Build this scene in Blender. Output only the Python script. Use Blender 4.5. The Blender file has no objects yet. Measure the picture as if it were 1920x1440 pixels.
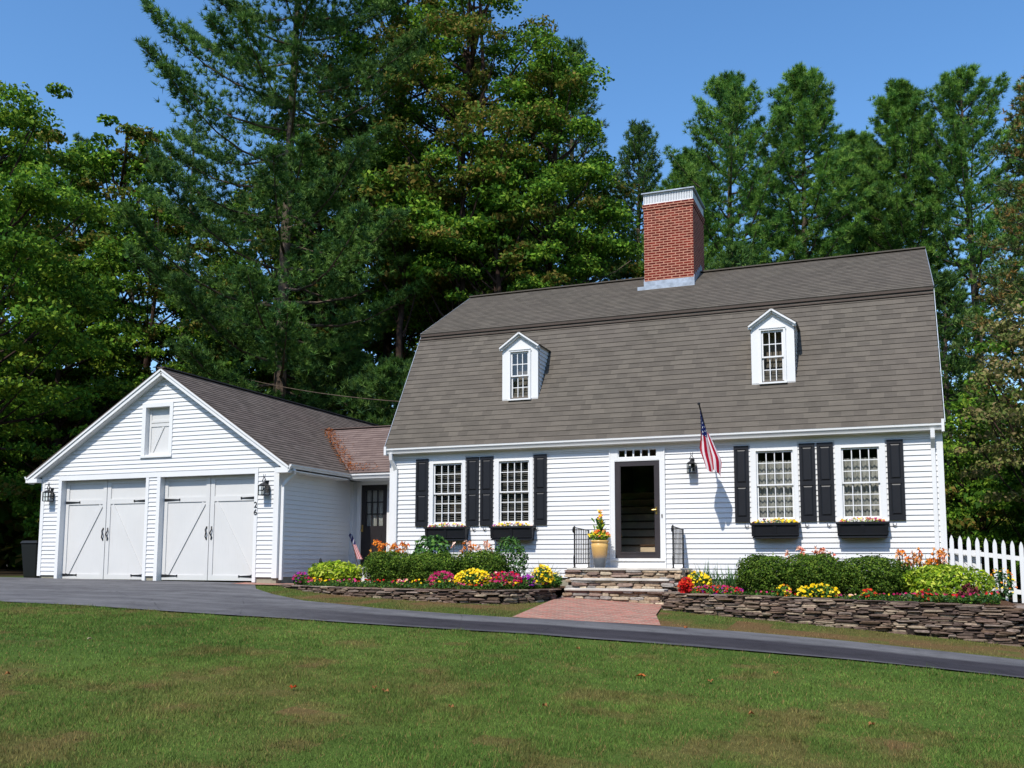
import bpy, math, random
import numpy as np
from mathutils import Matrix, Vector
S = bpy.context.scene
COL = S.collection
RX = math.radians

# ------------------------------------------------------------------ camera
cam = bpy.data.cameras.new('camera'); camo = bpy.data.objects.new('camera', cam); COL.objects.link(camo)
cr = Vector((0.9300404, 0.36744565, 0.00292536)); cu = Vector((0.03663188, -0.10063436, 0.99424888)); cf = Vector((-0.36562681, 0.92458446, 0.10705425))
m = Matrix((cr, cu, -cf)).transposed().to_4x4(); m.translation = Vector((8.87945865, -19.97311145, -0.11778023))
camo.matrix_world = m
cam.sensor_fit = 'HORIZONTAL'; cam.sensor_width = 36.0; cam.lens = 36.0*1790.565/1920.0
cam.shift_y = (863.987-720)/1920.0
cam.clip_start = 0.1; cam.clip_end = 3000
S.camera = camo

# ------------------------------------------------------------------ light
SUN_EL = RX(51); SUN_AZ = RX(7)           # azimuth: to the left of the facade's normal
sdir = Vector((-math.sin(SUN_AZ)*math.cos(SUN_EL), -math.cos(SUN_AZ)*math.cos(SUN_EL), math.sin(SUN_EL)))
w = bpy.data.worlds.new('World'); S.world = w; w.use_nodes = True
nt = w.node_tree; bg = nt.nodes['Background']
sky = nt.nodes.new('ShaderNodeTexSky'); sky.sky_type = 'NISHITA'; sky.sun_disc = False
sky.sun_elevation = SUN_EL; sky.sun_rotation = math.atan2(sdir.x, sdir.y)
sky.altitude = 0; sky.air_density = 1.0; sky.dust_density = 0.6; sky.ozone_density = 2.2
hs = nt.nodes.new('ShaderNodeHueSaturation'); hs.inputs['Saturation'].default_value = 1.22
nt.links.new(sky.outputs[0], hs.inputs['Color']); nt.links.new(hs.outputs[0], bg.inputs[0]); bg.inputs[1].default_value = 0.15
sl = bpy.data.lights.new('sun', 'SUN'); so = bpy.data.objects.new('sun', sl); COL.objects.link(so)
sl.energy = 3.4; sl.angle = RX(0.8); sl.color = (1.0, 0.955, 0.88)
so.rotation_euler = sdir.to_track_quat('Z', 'Y').to_euler(); so.location = (0, 0, 40)
S.view_settings.view_transform = 'Standard'; S.view_settings.look = 'None'
S.view_settings.exposure = 0.55; S.view_settings.gamma = 1.0
S.cycles.max_bounces = 6; S.cycles.transparent_max_bounces = 12; S.cycles.diffuse_bounces = 3

# ------------------------------------------------------------------ materials
def srgb(r, g, b):
    f = lambda c: (c/255/12.92) if c/255 <= .04045 else ((c/255+.055)/1.055)**2.4
    return (f(r), f(g), f(b), 1)
class NM:
    def __init__(s, name, rough=.7, spec=.3, metal=0):
        s.m = bpy.data.materials.new(name); s.m.use_nodes = True; s.t = s.m.node_tree
        s.b = s.t.nodes['Principled BSDF']; s.b.inputs['Roughness'].default_value = rough
        s.b.inputs['Specular IOR Level'].default_value = spec; s.b.inputs['Metallic'].default_value = metal
    def n(s, typ, **k):
        x = s.t.nodes.new(typ)
        for a, b in k.items(): setattr(x, a, b)
        return x
    def l(s, a, b): s.t.links.new(a, b)
    def co(s, kind='Object', scale=None):
        c = s.n('ShaderNodeTexCoord').outputs[kind]
        if scale:
            mp = s.n('ShaderNodeMapping'); s.l(c, mp.inputs[0]); mp.inputs['Scale'].default_value = scale; c = mp.outputs[0]
        return c
    def noise(s, c, scale, detail=3, rough=.55):
        x = s.n('ShaderNodeTexNoise'); s.l(c, x.inputs['Vector']); x.inputs['Scale'].default_value = scale
        x.inputs['Detail'].default_value = detail; x.inputs['Roughness'].default_value = rough; return x.outputs['Fac']
    def ramp(s, f, stops):
        x = s.n('ShaderNodeValToRGB'); s.l(f, x.inputs[0]); e = x.color_ramp.elements
        while len(e) < len(stops): e.new(.5)
        for i, (p, c) in enumerate(stops): e[i].position = p; e[i].color = c if len(c) == 4 else (*c, 1)
        return x.outputs[0]
    def mix(s, f, a, b, mode='MIX'):
        x = s.n('ShaderNodeMix', data_type='RGBA', blend_type=mode)
        for sock, v in ((x.inputs[0], f), (x.inputs[6], a), (x.inputs[7], b)):
            if hasattr(v, 'is_linked'): s.l(v, sock)
            else: sock.default_value = v
        return x.outputs[2]
    def math(s, op, a, b=0.0):
        x = s.n('ShaderNodeMath', operation=op)
        for i, v in enumerate((a, b)):
            if hasattr(v, 'is_linked'): s.l(v, x.inputs[i])
            else: x.inputs[i].default_value = v
        return x.outputs[0]
    def base(s, c):
        if hasattr(c, 'is_linked'): s.l(c, s.b.inputs['Base Color'])
        else: s.b.inputs['Base Color'].default_value = c
    def bump(s, h, st=.3, d=.01):
        x = s.n('ShaderNodeBump'); s.l(h, x.inputs['Height']); x.inputs['Strength'].default_value = st; x.inputs['Distance'].default_value = d
        s.l(x.outputs[0], s.b.inputs['Normal'])
def plain(name, c, rough=.6, spec=.3, metal=0, var=.12, vs=6, bump=.1):
    x = NM(name, rough, spec, metal); co = x.co()
    f = x.noise(co, vs, 4)
    lo = tuple(v*(1-var) for v in c[:3])+(1,); hi = tuple(min(1, v*(1+var)) for v in c[:3])+(1,)
    x.base(x.ramp(f, [(.3, lo), (.7, hi)]))
    if bump: x.bump(x.noise(co, vs*12, 3), bump, .005)
    return x.m
M = {}
def white_paint(name, v=(.80, .80, .82)):
    x = NM(name, .5, .35); co = x.co()
    a = x.noise(co, 1.3, 4); s2 = x.noise(x.co('Object', (9, 9, .7)), 3, 4)
    c1 = x.ramp(a, [(.3, (v[0]*.94, v[1]*.945, v[2]*.95)), (.7, v)])
    c2 = x.mix(x.ramp(s2, [(.55, (0, 0, 0)), (.8, (.35, .35, .35))]), c1, (v[0]*.83, v[1]*.82, v[2]*.78, 1))
    x.base(c2); x.bump(x.noise(co, 90, 3), .06, .004); return x.m
M['siding'] = white_paint('white_siding_paint', (.70, .70, .70))
M['trim'] = white_paint('white_trim_paint', (.74, .74, .735))
M['gdoor'] = white_paint('garage_door_paint', (.63, .625, .61))
M['black'] = plain('black_iron', srgb(28, 28, 30), .5, .4)
M['shutter'] = plain('charcoal_shutter_paint', srgb(24, 25, 30), .45, .4, var=.08)
M['bronze'] = plain('bronze_door_frame', srgb(58, 53, 55), .45, .4, .2, var=.08)
M['darkdoor'] = plain('black_door_paint', srgb(36, 32, 33), .45, .4, var=.1)
M['rubber'] = plain('dark_bin_plastic', srgb(15, 17, 16), .5, .4)
M['concrete'] = plain('concrete', srgb(150, 145, 128), .9, .1, var=.2, vs=5, bump=.3)
M['interior'] = plain('interior_wall', srgb(120, 108, 96), .9, .1)
M['stairwood'] = plain('stair_wood', srgb(84, 60, 44), .6, .2)
M['staircream'] = plain('stair_riser_paint', srgb(222, 196, 164), .6, .2)
M['brass'] = plain('brass', srgb(190, 160, 90), .3, .5, .9)
M['blind'] = plain('blind_slat', srgb(120, 116, 110), .6, .3, var=.04)
M['lampshade'] = plain('amber_wood', srgb(200, 130, 70), .6, .3)
M['soil'] = plain('garden_mulch', srgb(84, 62, 46), .95, .05, var=.45, vs=30, bump=.7)
M['steel'] = plain('lead_flashing', srgb(150, 158, 168), .45, .5, .3, var=.25, vs=8)
M['flashdark'] = plain('roof_flashing_brown', srgb(74, 62, 54), .6, .3)
def glass():
    x = NM('window_glass'); t = x.t
    tr = x.n('ShaderNodeBsdfTransparent'); tr.inputs[0].default_value = (.9, .93, .93, 1)
    gl = x.n('ShaderNodeBsdfGlossy'); gl.inputs['Roughness'].default_value = .03
    mx = x.n('ShaderNodeMixShader'); mx.inputs[0].default_value = .09; x.l(tr.outputs[0], mx.inputs[1]); x.l(gl.outputs[0], mx.inputs[2])
    x.l(mx.outputs[0], t.nodes['Material Output'].inputs[0]); return x.m
M['glass'] = glass()
def sheer():
    x = NM('lace_curtain'); co = x.co()
    df = x.n('ShaderNodeBsdfDiffuse'); wv = x.noise(x.co('Object', (14, 1, 1.2)), 2.2, 3)
    lace = x.noise(co, 70, 3, .7)
    x.l(x.ramp(wv, [(.3, srgb(138, 135, 127)), (.65, srgb(188, 184, 174))]), df.inputs[0])
    tr = x.n('ShaderNodeBsdfTransparent'); mx = x.n('ShaderNodeMixShader')
    x.l(x.ramp(lace, [(.42, (.72, .72, .72)), (.56, (1, 1, 1))]), mx.inputs[0])
    x.l(tr.outputs[0], mx.inputs[1]); x.l(df.outputs[0], mx.inputs[2]); x.l(mx.outputs[0], x.t.nodes['Material Output'].inputs[0]); return x.m
M['lace'] = sheer()
def shingle(name, cols, bw=.24, rh=.14):
    x = NM(name, .92, .08); uv = x.co('UV')
    bt = x.n('ShaderNodeTexBrick'); x.l(uv, bt.inputs['Vector']); bt.offset = .37; bt.squash = 1.0
    bt.inputs['Scale'].default_value = 1; bt.inputs['Brick Width'].default_value = bw; bt.inputs['Row Height'].default_value = rh
    bt.inputs['Mortar Size'].default_value = .002; bt.inputs['Mortar Smooth'].default_value = .3; bt.inputs['Bias'].default_value = 0
    bt.inputs['Color1'].default_value = (0, 0, 0, 1); bt.inputs['Color2'].default_value = (1, 1, 1, 1); bt.inputs['Mortar'].default_value = (.1, .1, .1, 1)
    mp = x.n('ShaderNodeMapping'); x.l(uv, mp.inputs[0]); mp.inputs['Scale'].default_value = (1.3, 7, 1)
    st = x.noise(mp.outputs[0], 1.6, 5, .65)
    big = x.noise(uv, .45, 4)
    f = x.math('ADD', x.math('ADD', x.math('MULTIPLY', bt.outputs['Color'], .36), .03), x.math('MULTIPLY', st, .78))
    c = x.ramp(f, [(.2, cols[0]), (.5, cols[1]), (.85, cols[2])])
    c = x.mix(x.ramp(big, [(.35, (0, 0, 0)), (.75, (.55, .55, .55))]), c, cols[3])
    fine = x.noise(uv, 70, 3, .8)
    c = x.mix(.45, c, x.ramp(fine, [(.3, (.25, .25, .25)), (.7, (1, 1, 1))]), 'MULTIPLY')
    x.base(c); x.bump(fine, .5, .006); return x.m
M['roof'] = shingle('asphalt_shingle', [srgb(82, 77, 70), srgb(98, 92, 84), srgb(114, 107, 97), srgb(106, 98, 91)])
M['groof'] = shingle('garage_shingle', [srgb(80, 74, 70), srgb(100, 92, 86), srgb(122, 112, 105), srgb(106, 93, 89)])
M['broof'] = shingle('breezeway_shingle', [srgb(94, 81, 78), srgb(118, 102, 97), srgb(138, 121, 114), srgb(122, 105, 100)])
def brick(name, c1, c2, mo, bw, rh, ms, kind='UV', off=.5, bump=.5, wear=False):
    x = NM(name, .9, .12); uv = x.co(kind)
    bt = x.n('ShaderNodeTexBrick'); x.l(uv, bt.inputs['Vector']); bt.offset = off
    for k, v in (('Scale', 1), ('Brick Width', bw), ('Row Height', rh), ('Mortar Size', ms), ('Mortar Smooth', .2), ('Bias', 0)): bt.inputs[k].default_value = v
    bt.inputs['Color1'].default_value = c1; bt.inputs['Color2'].default_value = c2; bt.inputs['Mortar'].default_value = mo
    n = x.noise(uv, 5, 5, .7)
    c = x.mix(.6, bt.outputs[0], x.ramp(n, [(.3, (.5, .45, .42)), (.7, (1, 1, 1))]), 'MULTIPLY')
    if wear:
        c = x.mix(x.ramp(x.noise(x.co('UV', (1.2, 5, 1)), 1.8, 5, .7), [(.42, (0, 0, 0)), (.64, (.6, .6, .6))]), c, srgb(168, 146, 128))
    x.base(c); h = x.math('SUBTRACT', 1.0, bt.outputs['Fac']); x.bump(h, bump, .006); return x.m
M['chim'] = brick('red_chimney_brick', srgb(128, 44, 34), srgb(92, 32, 28), srgb(190, 140, 118), .205, .068, .013)
M['paver'] = brick('pink_brick_paving', srgb(186, 108, 96), srgb(132, 92, 84), srgb(158, 140, 122), .21, .105, .012, bump=.3, wear=True)
def asphalt():
    x = NM('asphalt', .9, .15); co = x.co(); uv = x.co('UV')
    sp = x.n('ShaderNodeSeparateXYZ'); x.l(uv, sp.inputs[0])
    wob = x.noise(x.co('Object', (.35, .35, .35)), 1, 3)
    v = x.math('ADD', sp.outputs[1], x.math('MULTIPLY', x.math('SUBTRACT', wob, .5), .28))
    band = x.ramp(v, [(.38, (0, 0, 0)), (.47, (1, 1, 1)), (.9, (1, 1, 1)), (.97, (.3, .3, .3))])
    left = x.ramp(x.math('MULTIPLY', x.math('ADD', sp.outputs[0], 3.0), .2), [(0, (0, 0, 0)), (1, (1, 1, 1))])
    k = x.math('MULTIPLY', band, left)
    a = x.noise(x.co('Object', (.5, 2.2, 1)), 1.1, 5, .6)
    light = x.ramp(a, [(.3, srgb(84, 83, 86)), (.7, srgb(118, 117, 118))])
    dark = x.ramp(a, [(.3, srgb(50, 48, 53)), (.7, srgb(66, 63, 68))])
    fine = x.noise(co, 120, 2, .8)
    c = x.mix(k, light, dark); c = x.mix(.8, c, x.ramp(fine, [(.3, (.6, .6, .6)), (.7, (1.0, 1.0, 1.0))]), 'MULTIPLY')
    vo = x.n('ShaderNodeTexVoronoi', feature='DISTANCE_TO_EDGE'); wv = x.mix(.12, co, x.n('ShaderNodeTexNoise').outputs['Color']); x.l(wv, vo.inputs['Vector']); vo.inputs['Scale'].default_value = .45
    crk = x.ramp(vo.outputs['Distance'], [(.0, (.45, .45, .45)), (.006, (1, 1, 1))]); patchy = x.ramp(x.noise(co, 1.7, 3), [(.45, (0, 0, 0)), (.6, (.8, .8, .8))])
    c = x.mix(patchy, c, x.mix(1.0, c, crk, 'MULTIPLY')); spots = x.ramp(x.noise(co, 3.3, 5, .75), [(.36, (.78, .77, .76)), (.5, (1, 1, 1))]); c = x.mix(1.0, c, spots, 'MULTIPLY')
    x.base(c); x.bump(fine, .5, .008); return x.m
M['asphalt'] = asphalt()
def attr_mat(name, rough=.85, spec=.1, transl=0.0, noise=0, nscale=30):
    x = NM(name, rough, spec); a = x.n('ShaderNodeAttribute', attribute_name='tint'); c = a.outputs[0]
    if noise:
        f = x.noise(x.co(), nscale, 5, .7)
        c = x.mix(1.0, c, x.ramp(f, [(.3, (1-noise,)*3), (.7, (1+noise*.5,)*3)]), 'MULTIPLY')
        x.bump(f, .5, .01)
    x.base(c)
    if transl:
        tl = x.n('ShaderNodeBsdfTranslucent'); x.l(c, tl.inputs[0]); mx = x.n('ShaderNodeMixShader'); mx.inputs[0].default_value = transl
        x.l(x.b.outputs[0], mx.inputs[1]); x.l(tl.outputs[0], mx.inputs[2]); x.l(mx.outputs[0], x.t.nodes['Material Output'].inputs[0])
    return x.m
M['leaf'] = attr_mat('leaf', .75, .12, .3)
M['needle'] = attr_mat('pine_needle', .6, .2, .25)
M['petal'] = attr_mat('petal', .7, .1, .25)
M['grass'] = attr_mat('grass_blade', .7, .12, .3)
M['stone'] = attr_mat('field_stone', .9, .1, 0, .45, 22)
M['ground'] = attr_mat('lawn_soil', .95, .05, 0, .35, 26)
M['bark'] = plain('tree_bark', srgb(92, 80, 70), .95, .05, var=.4, vs=3, bump=.8)
M['barkdark'] = plain('dark_bark', srgb(58, 46, 40), .95, .05, var=.4, vs=3, bump=.8)
M['stem'] = plain('plant_stem', srgb(78, 66, 44), .9, .05)
M['cloth'] = attr_mat('flag_cloth', .8, .1, .3)
def potmat():
    x = NM('glazed_pot', .28, .5); sp = x.n('ShaderNodeSeparateXYZ'); x.l(x.co(), sp.inputs[0])
    z = x.math('ADD', x.math('MULTIPLY', sp.outputs[2], 1.9), x.math('MULTIPLY', x.noise(x.co(), 9, 3), .12))
    x.base(x.ramp(z, [(.1, srgb(70, 78, 90)), (.42, srgb(100, 104, 108)), (.58, srgb(176, 140, 92)), (.95, srgb(214, 172, 100))])); return x.m
M['pot'] = potmat()

# ------------------------------------------------------------------ mesh building
def fast_mesh(name, V, F, tint=None, n=None):
    """V (N,3) floats; F (K,n) ints with n corners per face; tint (K,3) per face"""
    V = np.asarray(V, np.float32); F = np.asarray(F, np.int32); k, n = F.shape
    me = bpy.data.meshes.new(name); me.vertices.add(len(V)); me.vertices.foreach_set('co', V.ravel())
    me.loops.add(k*n); me.loops.foreach_set('vertex_index', F.ravel())
    me.polygons.add(k); me.polygons.foreach_set('loop_start', np.arange(k, dtype=np.int32)*n)
    me.update(calc_edges=True)
    if tint is not None:
        at = me.attributes.new('tint', 'FLOAT_COLOR', 'FACE'); c = np.ones((k, 4), np.float32); c[:, :3] = tint
        at.data.foreach_set('color', c.ravel())
    return me
def thing(name, label, cat, loc=(0, 0, 0), group=None, local=False):
    o = bpy.data.objects.new(name, None); COL.objects.link(o); o.location = loc; o.empty_display_size = .1
    o['label'] = label; o['category'] = cat
    if group: o['group'] = group
    if local: LOCAL.add(o.name)
    return o
LOCAL = set()
def tag(o, label, cat, group=None, kind=None):
    if label: o['label'] = label
    if cat: o['category'] = cat
    if group: o['group'] = group
    if kind: o['kind'] = kind
    return o
class MB:
    def __init__(s): s.v = []; s.f = []; s.uv = []; s.t = []; s.tint = None
    def face(s, pts, uv=None):
        b = len(s.v); s.v += [tuple(p) for p in pts]; s.f.append(tuple(range(b, b+len(pts)))); s.uv.append(uv); s.t.append(s.tint)
    def box(s, x0, x1, y0, y1, z0, z1):
        a = [(x0, y0, z0), (x1, y0, z0), (x1, y1, z0), (x0, y1, z0), (x0, y0, z1), (x1, y0, z1), (x1, y1, z1), (x0, y1, z1)]
        s.hexa(a)
    def hexa(s, a):
        b = len(s.v); s.v += [tuple(p) for p in a]
        for q in ((0, 3, 2, 1), (4, 5, 6, 7), (0, 1, 5, 4), (1, 2, 6, 5), (2, 3, 7, 6), (3, 0, 4, 7)):
            s.f.append(tuple(b+i for i in q)); s.uv.append(None); s.t.append(s.tint)
    def bar(s, p, q, wx, wz, up=(0, 0, 1)):
        p, q, up = Vector(p), Vector(q), Vector(up); d = (q-p).normalized()
        r = d.cross(up)
        if r.length < 1e-4: r = Vector((1, 0, 0))
        r.normalize(); u = r.cross(d).normalized(); r *= wx/2; u *= wz/2
        s.hexa([p-r-u, p+r-u, q+r-u, q-r-u, p-r+u, p+r+u, q+r+u, q-r+u])
    def tube(s, pts, rad, n=8, cap=True):
        pts = [Vector(p) for p in pts]
        if not hasattr(rad, '__len__'): rad = [rad]*len(pts)
        rings = []; b = len(s.v)
        for i, p in enumerate(pts):
            d = (pts[min(i+1, len(pts)-1)]-pts[max(i-1, 0)]).normalized()
            a = Vector((0, 0, 1)) if abs(d.z) < .9 else Vector((1, 0, 0)); r = d.cross(a).normalized(); u = r.cross(d)
            for k in range(n):
                t = 2*math.pi*k/n; s.v.append(tuple(p+(r*math.cos(t)+u*math.sin(t))*rad[i]))
        for i in range(len(pts)-1):
            for k in range(n):
                a0 = b+i*n+k; a1 = b+i*n+(k+1) % n
                s.f.append((a0, a1, a1+n, a0+n)); s.uv.append(None); s.t.append(s.tint)
        if cap:
            for i, o in ((0, -1), (len(pts)-1, 1)):
                s.f.append(tuple(b+i*n+k for k in range(n))); s.uv.append(None); s.t.append(s.tint)
    def lathe(s, prof, c=(0, 0, 0), n=20):
        b = len(s.v)
        for r, z in prof:
            for k in range(n):
                t = 2*math.pi*k/n; s.v.append((c[0]+r*math.cos(t), c[1]+r*math.sin(t), c[2]+z))
        for i in range(len(prof)-1):
            for k in range(n):
                a0 = b+i*n+k; a1 = b+i*n+(k+1) % n; s.f.append((a0, a1, a1+n, a0+n)); s.uv.append(None); s.t.append(s.tint)
        for i in (0, len(prof)-1):
            s.f.append(tuple(b+i*n+k for k in range(n))); s.uv.append(None); s.t.append(s.tint)
    def build(s, name, mat, parent=None, smooth=False, bevel=0):
        me = bpy.data.meshes.new(name); me.from_pydata(s.v, [], s.f)
        if any(u for u in s.uv):
            ul = me.uv_layers.new(name='UVMap'); i = 0
            for f, u in zip(s.f, s.uv):
                for j in range(len(f)):
                    ul.data[i].uv = u[j] if u else (0, 0); i += 1
        if any(t is not None for t in s.t):
            at = me.attributes.new('tint', 'FLOAT_COLOR', 'FACE')
            c = np.ones((len(s.f), 4), np.float32); c[:, :3] = [t if t is not None else (.3, .3, .3) for t in s.t]
            at.data.foreach_set('color', c.ravel())
        me.update()
        o = bpy.data.objects.new(name, me); COL.objects.link(o); me.materials.append(mat)
        if smooth: me.polygons.foreach_set('use_smooth', [True]*len(me.polygons))
        if bevel:
            bv = o.modifiers.new('bevel', 'BEVEL'); bv.width = bevel; bv.segments = 1; bv.limit_method = 'ANGLE'
        attach(o, parent); return o
def attach(o, parent):
    """children keep world-space vertex positions unless the thing was made in local space"""
    if parent is None: return
    o.parent = parent; top = parent
    while top.parent: top = top.parent
    if top.name not in LOCAL:
        o.matrix_parent_inverse = Matrix.Translation(-Vector(top.location)) if parent is top else Matrix.Identity(4)
def fobj(name, me, mat, parent=None, smooth=False):
    o = bpy.data.objects.new(name, me); COL.objects.link(o); me.materials.append(mat)
    if smooth: me.polygons.foreach_set('use_smooth', [True]*len(me.polygons))
    attach(o, parent); return o
def copy_tree(o, loc, parent=None):
    c = o.copy(); COL.objects.link(c)
    if parent: c.parent = parent; c.matrix_parent_inverse = o.matrix_parent_inverse.copy()
    else: c.location = loc
    for ch in list(o.children): copy_tree(ch, None, c)
    return c

# ------------------------------------------------------------------ ground
AXX = [-30, -12, -4, 0, 4, 8, 11.3, 15, 30]; AXZ = [-.4, -.53, -.60, -.70, -.86, -1.12, -1.36, -1.58, -2.2]
def gz(x, y):
    x = np.asarray(x, float); y = np.asarray(y, float)
    z = np.interp(x, AXX, AXZ)
    z = z-.05*np.clip(-1.9-y, 0, 6.1)-.04*np.clip(-8-y, 0, 52)
    return z
def gzf(x, y): return float(gz(x, y))
_rng = np.random.default_rng(5); _G = _rng.random((256, 256))
def vnoise(x, y, s):
    x = np.asarray(x)*s+40.3; y = np.asarray(y)*s+71.7; xi = np.floor(x).astype(int); yi = np.floor(y).astype(int)
    fx = x-xi; fy = y-yi; fx = fx*fx*(3-2*fx); fy = fy*fy*(3-2*fy); g = lambda a, b: _G[a % 256, b % 256]
    return (g(xi, yi)*(1-fx)+g(xi+1, yi)*fx)*(1-fy)+(g(xi, yi+1)*(1-fx)+g(xi+1, yi+1)*fx)*fy
def fbm(x, y, s): return (vnoise(x, y, s)*.5+vnoise(x, y, s*2.1)*.27+vnoise(x, y, s*4.3)*.15+vnoise(x, y, s*9)*.08)
GREEN = np.array(srgb(74, 104, 42)[:3]); GREEN2 = np.array(srgb(112, 134, 62)[:3]); BROWN = np.array(srgb(136, 114, 72)[:3]); DIRT = np.array(srgb(128, 94, 70)[:3])
def lawn_tint(x, y):
    a = fbm(x, y, .55); b = fbm(x+50, y-20, 1.6); c = fbm(x-13, y+31, .25)
    k = np.clip((b*.65+c*.35-.515)*5.5, 0, .75)
    # worn straw patches at the near left, a bare patch at the near right
    k = np.clip(k*.75+np.exp(-(((x-3.4)/1.3)**2+((y+12.4)/1.6)**2))*.6*np.clip(b*2-.35, 0, 1)+.8*np.exp(-(((x-8.85)/.18)**2+((y+11.4)/.45)**2)), 0, 1)
    edge = np.exp(-((y+4.0)/1.1)**2)*.95*np.clip(b*2.4-.45, 0, 1)
    k = np.clip(k+edge, 0, 1)[..., None]
    g = GREEN*(1-a[..., None])+GREEN2*a[..., None]
    col = g*(1-k)+(BROWN*.6+DIRT*.4)*k
    forest = np.clip((y-10)/3, 0, 1)*1.0+np.clip((-13.2-x)/2, 0, 1)*(y > -3)
    forest = np.clip(forest, 0, 1)[..., None]
    return col*(1-forest)+np.array(srgb(70, 58, 42)[:3])*forest
xs = np.unique(np.concatenate([np.linspace(-500, -40, 14), np.linspace(-40, -14, 20), np.arange(-14, 18.01, .3), np.linspace(18, 50, 22), np.linspace(50, 500, 14)]))
ys = np.unique(np.concatenate([np.linspace(-500, -60, 10), np.linspace(-60, -20, 16), np.arange(-20, 4.01, .3), np.linspace(4, 60, 40), np.linspace(60, 700, 14)]))
XX, YY = np.meshgrid(xs, ys, indexing='ij'); ZZ = gz(XX, YY)
nx, ny = len(xs), len(ys); idx = np.arange(nx*ny).reshape(nx, ny)
F = np.stack([idx[:-1, :-1], idx[1:, :-1], idx[1:, 1:], idx[:-1, 1:]], -1).reshape(-1, 4)
V = np.stack([XX, YY, ZZ], -1).reshape(-1, 3)
fc = V[F].mean(1); me = fast_mesh('lawn', V, F, lawn_tint(fc[:, 0], fc[:, 1])*.55)
tag(fobj('lawn', me, M['ground']), 'mown green lawn sloping up to the driveway', None, kind='structure')

def strip(name, U, L, nc, lift, mat, label, ustep=.4):
    """sheet between two polylines (upper, lower) draped on the ground"""
    P = []
    for i in range(len(U)-1):
        n = max(1, int(max(math.dist(U[i], U[i+1]), math.dist(L[i], L[i+1]))/ustep))
        for k in range(n): P.append((np.array(U[i])*(1-k/n)+np.array(U[i+1])*k/n, np.array(L[i])*(1-k/n)+np.array(L[i+1])*k/n))
    P.append((np.array(U[-1]), np.array(L[-1])))
    b = MB(); d = 0; g = []
    for i, (u, l) in enumerate(P):
        if i: d = float((u[0]+l[0])/2)
        else: d = float((u[0]+l[0])/2)
        g.append([((u*(1-j/nc)+l*j/nc), d, j/nc) for j in range(nc+1)])
    for i in range(len(g)-1):
        for j in range(nc):
            q = [g[i][j], g[i+1][j], g[i+1][j+1], g[i][j+1]]
            b.face([(p[0][0], p[0][1], gzf(*p[0])+lift) for p in q][::-1], [(p[1], p[2]) for p in q][::-1])
    o = b.build(name, mat); tag(o, label, None, kind='structure'); return o
DU = [(-40, -1.3), (-20, -1.45), (-12, -1.6), (-11.3, -1.66), (-8, -1.66), (-4.9, -1.72), (-4.2, -2.3), (-3.5, -3.2), (-2.5, -4.05), (-1.15, -4.95), (.7, -5.45), (2.1, -5.5), (3.2, -5.45), (4.4, -5.2), (5.45, -4.95), (6.7, -4.72), (8.3, -4.66), (9.4, -4.72), (10.6, -4.8), (20, -5.4), (40, -6.6)]
DL = [(-40, -7.0), (-20, -7.0), (-12, -7.1), (-10, -7.12), (-6.1, -7.17), (-4.2, -7.28), (-3.1, -7.36), (-2.1, -7.4), (-1.1, -7.44), (-.1, -7.44), (1.7, -7.35), (3, -7.25), (4.1, -7.12), (4.9, -7.0), (5.7, -6.84), (7, -6.66), (8.4, -6.5), (9.4, -6.46), (10.5, -6.5), (20, -7.1), (40, -8.5)]
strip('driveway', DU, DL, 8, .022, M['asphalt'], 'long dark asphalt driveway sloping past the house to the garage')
def in_drive(x, y):
    u = np.interp(x, [p[0] for p in DU], [p[1] for p in DU]); l = np.interp(x, [p[0] for p in DL], [p[1] for p in DL])
    return (y < u+.02) & (y > l-.02)
# brick walk
b = MB(); n = 14
WL = [(2.76, -1.8), (2.8, -2.6), (2.92, -3.6), (3.15, -5.47)]; WR = [(4.86, -1.8), (4.9, -2.4), (5.08, -3.6), (5.47, -4.97)]
for i in range(3):
    for k in range(5):
        t0, t1 = k/5, (k+1)/5
        lerp = lambda A, B, t: (A[0]+(B[0]-A[0])*t, A[1]+(B[1]-A[1])*t)
        q = [lerp(WL[i], WL[i+1], t1), lerp(WR[i], WR[i+1], t1), lerp(WR[i], WR[i+1], t0), lerp(WL[i], WL[i+1], t0)]
        b.face([(p[0], p[1], gzf(*p)+.032) for p in q], q)
tag(b.build('brick_path', M['paver']), 'worn pink brick walk from driveway to front steps', None, kind='structure')
b = MB()
q = [(-4.95, -2.18), (-4.25, -2.34), (-3.45, -2.2), (-3.3, -1.45), (-4.09, -1.45), (-4.95, -1.62)]
b.face([(p[0], p[1], gzf(*p)+.028) for p in q], q); tag(b.build('brick_apron', M['paver']), 'small red brick strip at the garage corner', None, kind='structure')
# planting beds
def bed(name, poly, z, label):
    b = MB(); b.face([(x, y, z) for x, y in poly], poly); tag(b.build(name, M['soil']), label, None, kind='structure')
bed('garden_bed', [(-4.08, -1.62), (-3.4, -2.2), (-2.4, -2.85), (-.4, -3.55), (1.35, -3.6), (2.3, -3.2), (2.75, -2.1), (2.75, 0), (-2.1, 0), (-2.1, 1.45), (-4.08, 1.45)], -.60, 'raised mulch bed left of the steps')
bed('garden_bed', [(5.0, 0), (5.0, -2.2), (6.4, -2.4), (8.2, -2.6), (9.8, -2.7), (10.6, -2.86), (10.74, -2.6), (10.8, -.1)], -.76, 'raised mulch bed right of the steps')

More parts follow.
